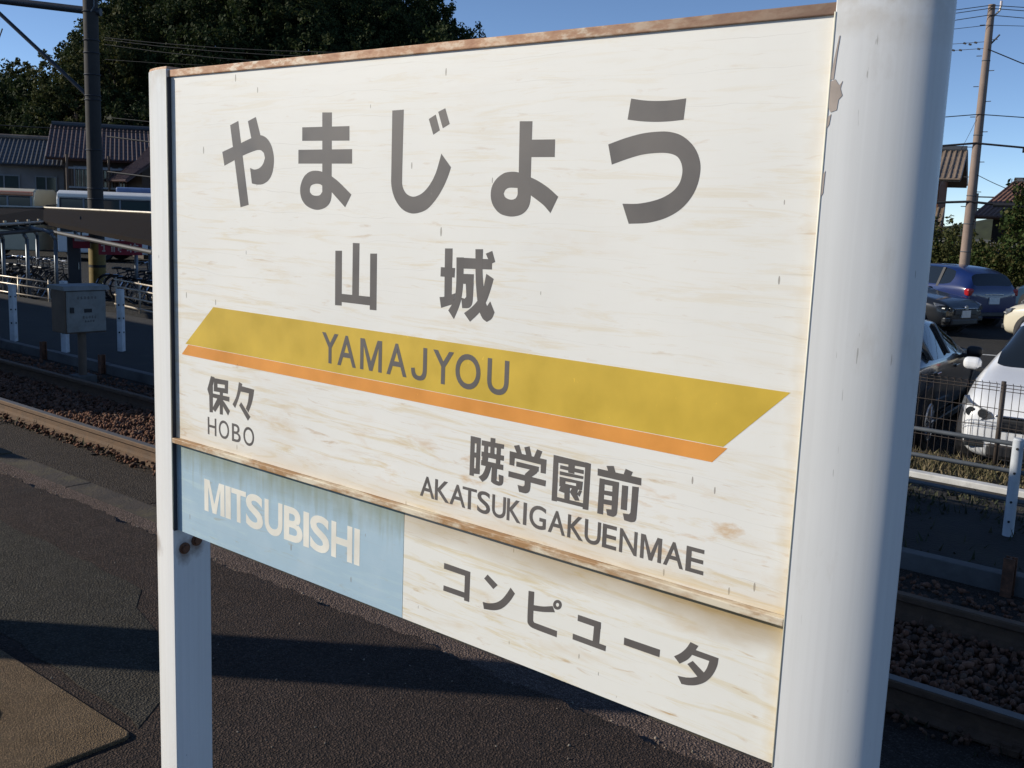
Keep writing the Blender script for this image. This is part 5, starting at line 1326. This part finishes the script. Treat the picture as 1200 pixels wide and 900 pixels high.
for t, z in ((0.9, 2.93), (1.5, 4.45)):
    c = bs + wd_ * t + Vector((0, -0.12, z - 0.02))
    o = MB().tube(c - wd_ * 0.28, c + wd_ * 0.28, 0.062, n=8).build('cable_joint', M['wire'])
    tag(o, 'black splice box hanging on the %s cable beside the utility pole' % ('lower thick' if z < 4 else 'upper thick'), 'cable joint')
cable(bs + Vector((0.05, -0.1, 7.2)), bs + wd_ * 12 + Vector((0, 0, 6.4)), 1.2, 0.016, 'drooping service cable leaving the utility pole below its upper bracket')
cable(bs + Vector((0.0, -0.1, 3.8)), bs + wd_ * 2.2 + Vector((0, 0, 3.0)), 0.1, 0.010, 'short stay wire from the utility pole down to the lower thick cable')
cable(bs + Vector((-0.05, -0.1, 5.3)), bs - wd_ * 1.5 + Vector((0, 0, 2.2)), 0.2, 0.006, 'thin wire slanting from the utility pole down to the timber house')
sp = empty('distant_pole', (-27.7, 94.6, -1.4), 0, 'small far utility pole between the tall pole and the hipped roof', 'pole')
MB().tube((0, 0, -0.1), (0, 0, 5.9), 0.16, 0.13, n=8).build('pole', M['steel_dark'], sp)
for z in (5.6, 4.6, 3.8):
    MB().tube((-0.1, 0, z), (1.3, 0.4, z), 0.06, n=5).build('crossarm', M['steel_dark'], sp)
# catenary contact wire seen against the wooded hill on the left
cable((-31.1, 13.6, 6.2), (-58, 24, 6.0), 0.2, 0.02, 'contact wire hanging from the catenary pole arm')
cable((-45, 10, 4.2), (-26, 30, 4.1), 0.3, 0.018, 'pale thin wire crossing in front of the wooded hill')

# ------------------------------------------------------------------ trees
def leaf_mat(name, cols, trans=0.25):
    k = NT(name)
    r = k.rnd()
    cr = k.n('ValToRGB')
    k.put(cr.inputs[0], r)
    el = cr.color_ramp.elements
    el[0].position, el[0].color = 0.0, (*cols[0], 1)
    el[1].position, el[1].color = 1.0, (*cols[-1], 1)
    for i, c in enumerate(cols[1:-1]):
        e = el.new((i + 1) / (len(cols) - 1)); e.color = (*c, 1)
    m = k.done(cr.outputs[0], 0.7, 0, None, 0.12)
    tr = k.n('BsdfTranslucent'); k.put(tr.inputs[0], cr.outputs[0])
    mx = k.n('MixShader'); mx.inputs[0].default_value = trans
    k.t.links.new(k.p.outputs[0], mx.inputs[1]); k.t.links.new(tr.outputs[0], mx.inputs[2])
    k.t.links.new(mx.outputs[0], k.t.nodes['Material Output'].inputs[0])
    return m
M['leaf_dark'] = leaf_mat('evergreen_leaves', [(0.016, 0.026, 0.010), (0.030, 0.046, 0.016), (0.045, 0.060, 0.020), (0.022, 0.036, 0.013), (0.060, 0.066, 0.024)])
M['leaf_olive'] = leaf_mat('olive_leaves', [(0.030, 0.040, 0.014), (0.060, 0.068, 0.022), (0.085, 0.082, 0.028), (0.040, 0.050, 0.016)])
M['leaf_green'] = leaf_mat('garden_leaves', [(0.020, 0.035, 0.010), (0.045, 0.075, 0.020), (0.065, 0.085, 0.025), (0.10, 0.075, 0.030)])
M['bark'] = simple('bark', (0.060, 0.045, 0.034), 0.9, 0.3, 4, 0, 0.5, 30)
def crown_mesh(name, seed, rx, ry, rz_, clumps, per, leaf, base, mat):
    """many small leaf faces gathered in clumps through the crown's volume, uneven outline"""
    g = np.random.default_rng(seed)
    u = g.normal(size=(clumps, 3)); u /= np.linalg.norm(u, axis=1)[:, None]
    rad = g.uniform(0.45, 1.0, clumps) ** 0.6
    lump = 1 + 0.22 * np.sin(u[:, 0] * 3 + seed) + 0.18 * np.sin(u[:, 1] * 4 + 2 * seed) + g.normal(0, 0.07, clumps)
    c = u * (rad * lump)[:, None] * np.array([rx, ry, rz_])
    c[:, 2] = np.where(c[:, 2] < -rz_ * 0.7, -rz_ * 0.7 * g.uniform(.6, 1, clumps), c[:, 2])
    cs = g.uniform(0.10, 0.20, clumps) * (rx + ry) * 0.5
    n = clumps * per
    d = g.normal(size=(n, 3)); d /= np.linalg.norm(d, axis=1)[:, None]
    pos = np.repeat(c, per, 0) + d * (np.repeat(cs, per) * g.uniform(0.3, 1.05, n))[:, None]
    pos[:, 2] += base + rz_
    a = g.normal(size=(n, 3)); a /= np.linalg.norm(a, axis=1)[:, None]
    nn = d * 0.8 + g.normal(size=(n, 3)) * 0.6
    b = np.cross(nn, a); b /= np.linalg.norm(b, axis=1)[:, None] + 1e-9
    a = np.cross(b, nn); a /= np.linalg.norm(a, axis=1)[:, None] + 1e-9
    s = (leaf * g.uniform(0.6, 1.3, n))[:, None]
    V = np.stack([pos - a * s * .5, pos + b * s * .38, pos + a * s * .62, pos - b * s * .38], 1)
    me = bpy.data.meshes.new(name)
    me.vertices.add(n * 4); me.vertices.foreach_set('co', V.astype(np.float32).ravel())
    me.loops.add(n * 4); me.loops.foreach_set('vertex_index', np.arange(n * 4, dtype=np.int32))
    me.polygons.add(n); me.polygons.foreach_set('loop_start', np.arange(n, dtype=np.int32) * 4)
    me.update(calc_edges=True)
    me.materials.append(mat)
    return me
def trunk_mesh(name, seed, h, r, spread):
    g = random.Random(seed)
    b = MB()
    p = Vector((0, 0, -0.6)); rr = r
    for k in range(5):
        q = p + Vector((g.uniform(-.06, .06) * h, g.uniform(-.06, .06) * h, h / 5 + .12))
        b.tube(p, q, rr, rr * .82, n=8)
        if k >= 1:
            for j in range(3):
                an = g.uniform(0, 6.28); l = spread * g.uniform(.5, .9)
                e = q + Vector((math.cos(an) * l, math.sin(an) * l, l * g.uniform(.5, 1.0)))
                mid = q.lerp(e, .5) + Vector((0, 0, l * .12))
                b.tube(q, mid, rr * .45, rr * .3, n=6); b.tube(mid, e, rr * .3, rr * .1, n=6)
        p, rr = q, rr * .82
    me = b.mesh(name, True); me.materials.append(M['bark'])
    return me
VAR = []
for i, (rx, rz_, cl, mt) in enumerate(((3.6, 4.2, 190, 'leaf_dark'), (4.2, 4.0, 210, 'leaf_dark'), (3.2, 4.6, 180, 'leaf_olive'), (4.6, 3.6, 210, 'leaf_dark'))):
    VAR.append((crown_mesh('crown', 20 + i, rx, rx * .95, rz_, cl, 44, 0.30, 1.6, M[mt]), trunk_mesh('trunk', 40 + i, 5.5, 0.24, 2.2)))
def tree(x, y, z, v, s, rz, label, group=None, name='tree', cat='tree'):
    r = empty(name, (x, y, z), rz, label, cat, group)
    r.scale = (s, s, s * random.uniform(.92, 1.12))
    link('crown', v[0], r); link('trunk', v[1], r)
    return r
# wooded hill
HC = Vector((-112, 84, 0))
hr_, hp = Vector((-0.80, 0.60, 0)), Vector((0.60, 0.80, 0))
def hill_h(x, y):
    dx, dy = x - HC.x, y - HC.y
    u = dx * hr_.x + dy * hr_.y     # away from the camera
    v = dx * hp.x + dy * hp.y       # to the right
    su = max(0.0, 1 - (abs(u) / 44) ** 2.2) if u < 0 else max(0.0, 1 - (u / 70) ** 2)
    sv = max(0.0, 1 - (abs(v - 2.8) / 27.0) ** 4.0)
    h = 21.5 * su * sv
    far = 11.0 * max(0.0, 1 - ((u - 40) / 50) ** 2) * max(0.0, 1 - ((v + 55) / 60) ** 4)
    far2 = 5.5 * max(0.0, 1 - ((u - 10) / 50) ** 2) * max(0.0, 1 - ((v + 60) / 45) ** 4)
    return max(h, far, far2)
b = MB()
nx = 70
for j in range(nx + 1):
    for i in range(nx + 1):
        x, y = HC.x - 130 + 220 * i / nx, HC.y - 110 + 220 * j / nx
        b.v.append((x, y, -1.46 + hill_h(x, y)))
for j in range(nx):
    for i in range(nx):
        q = [j * (nx + 1) + i, j * (nx + 1) + i + 1, (j + 1) * (nx + 1) + i + 1, (j + 1) * (nx + 1) + i]
        if max(b.v[k][2] for k in q) > -1.45:
            b.f.append(tuple(q)); b.m.append(0)
M['hill'] = simple('hill_undergrowth', (0.025, 0.032, 0.014), 0.95, 0.4, 0.4, 0, 0.5, 2)
tag(b.build('hill', M['hill'], smooth=True), kind='structure')
rt_ = random.Random(5)
placed = []
tries = 0
while len(placed) < 175 and tries < 9000:
    tries += 1
    u, v = rt_.uniform(-44, 30), rt_.uniform(-80, 30)
    x, y = HC.x + hr_.x * u + hp.x * v, HC.y + hr_.y * u + hp.y * v
    hh = hill_h(x, y)
    if hh < 0.8: continue
    if v > -24 and u > 12: continue
    dmin = 4.1 if v > -24 else 5.4
    if any((x - a) ** 2 + (y - c) ** 2 < dmin ** 2 for a, c in placed): continue
    placed.append((x, y))
    k = rt_.choice((0, 0, 1, 1, 2, 3, 3))
    tree(x, y, -1.5 + hh, VAR[k], rt_.uniform(0.75, 1.2), rt_.uniform(0, 6.28),
         'dark evergreen tree crowded with others on the wooded hill' if k != 2 else 'olive green tree crowded with others on the wooded hill',
         'evergreen trees on the wooded hill' if k != 2 else 'olive trees on the wooded hill')

# garden trees and shrubs behind the car park, right
gv = (crown_mesh('crown', 71, 2.2, 2.2, 2.0, 240, 34, 0.16, 1.0, M['leaf_green']), trunk_mesh('trunk', 81, 3.2, 0.13, 1.3))
gs = (crown_mesh('crown', 73, 1.5, 1.3, 1.1, 170, 34, 0.11, 0.05, M['leaf_green']), trunk_mesh('trunk', 82, 1.2, 0.06, 0.7))
gb = (crown_mesh('crown', 75, 1.7, 1.3, 1.2, 190, 34, 0.11, 0.0, M['leaf_olive']), trunk_mesh('trunk', 83, 1.2, 0.06, 0.7))
tree(-6.75, 32.4, -0.75, gv, 0.74, 0.4, 'green garden tree in front of the rust-brown hipped roof')
tree(-5.2, 35.0, -0.75, gv, 0.95, 2.1, 'taller green garden tree standing beside the one in front of the hipped roof')
tree(-8.3, 36.4, -0.9, gb, 0.95, 1.2, 'olive green shrub below the hipped roof', 'shrubs behind the car park', 'shrub', 'shrub')
for i, (x, y, s, v) in enumerate(((-11.6, 36.5, 1.0, gs), (-10.2, 35.8, 0.85, gb), (-9.1, 34.6, 0.8, gs), (-7.9, 34.2, 0.75, gb), (-6.7, 32.6, 0.72, gs), (-12.7, 38.0, 1.1, gb), (-5.3, 33.4, 0.9, gb))):
    tree(x, y, -0.85, v, s, i * 1.3, 'low dense shrub in the hedge row behind the parked cars', 'hedge shrubs behind the parked cars', 'shrub', 'shrub')
# wooded rise far behind on the right
b = MB()
for i in range(41):
    x = -330 + i * 14
    hgt = 7 + 5 * math.sin(i * .35) + 2 * math.sin(i * 1.1)
    b.v += [(x, 318, -1.5), (x, 330, hgt), (x, 380, -1.5)]
for i in range(40):
    for j in range(2):
        b.f.append((i * 3 + j, i * 3 + 3 + j, i * 3 + 4 + j, i * 3 + 1 + j)); b.m.append(0)
tag(b.build('far_hill', M['hill'], smooth=True), kind='structure')
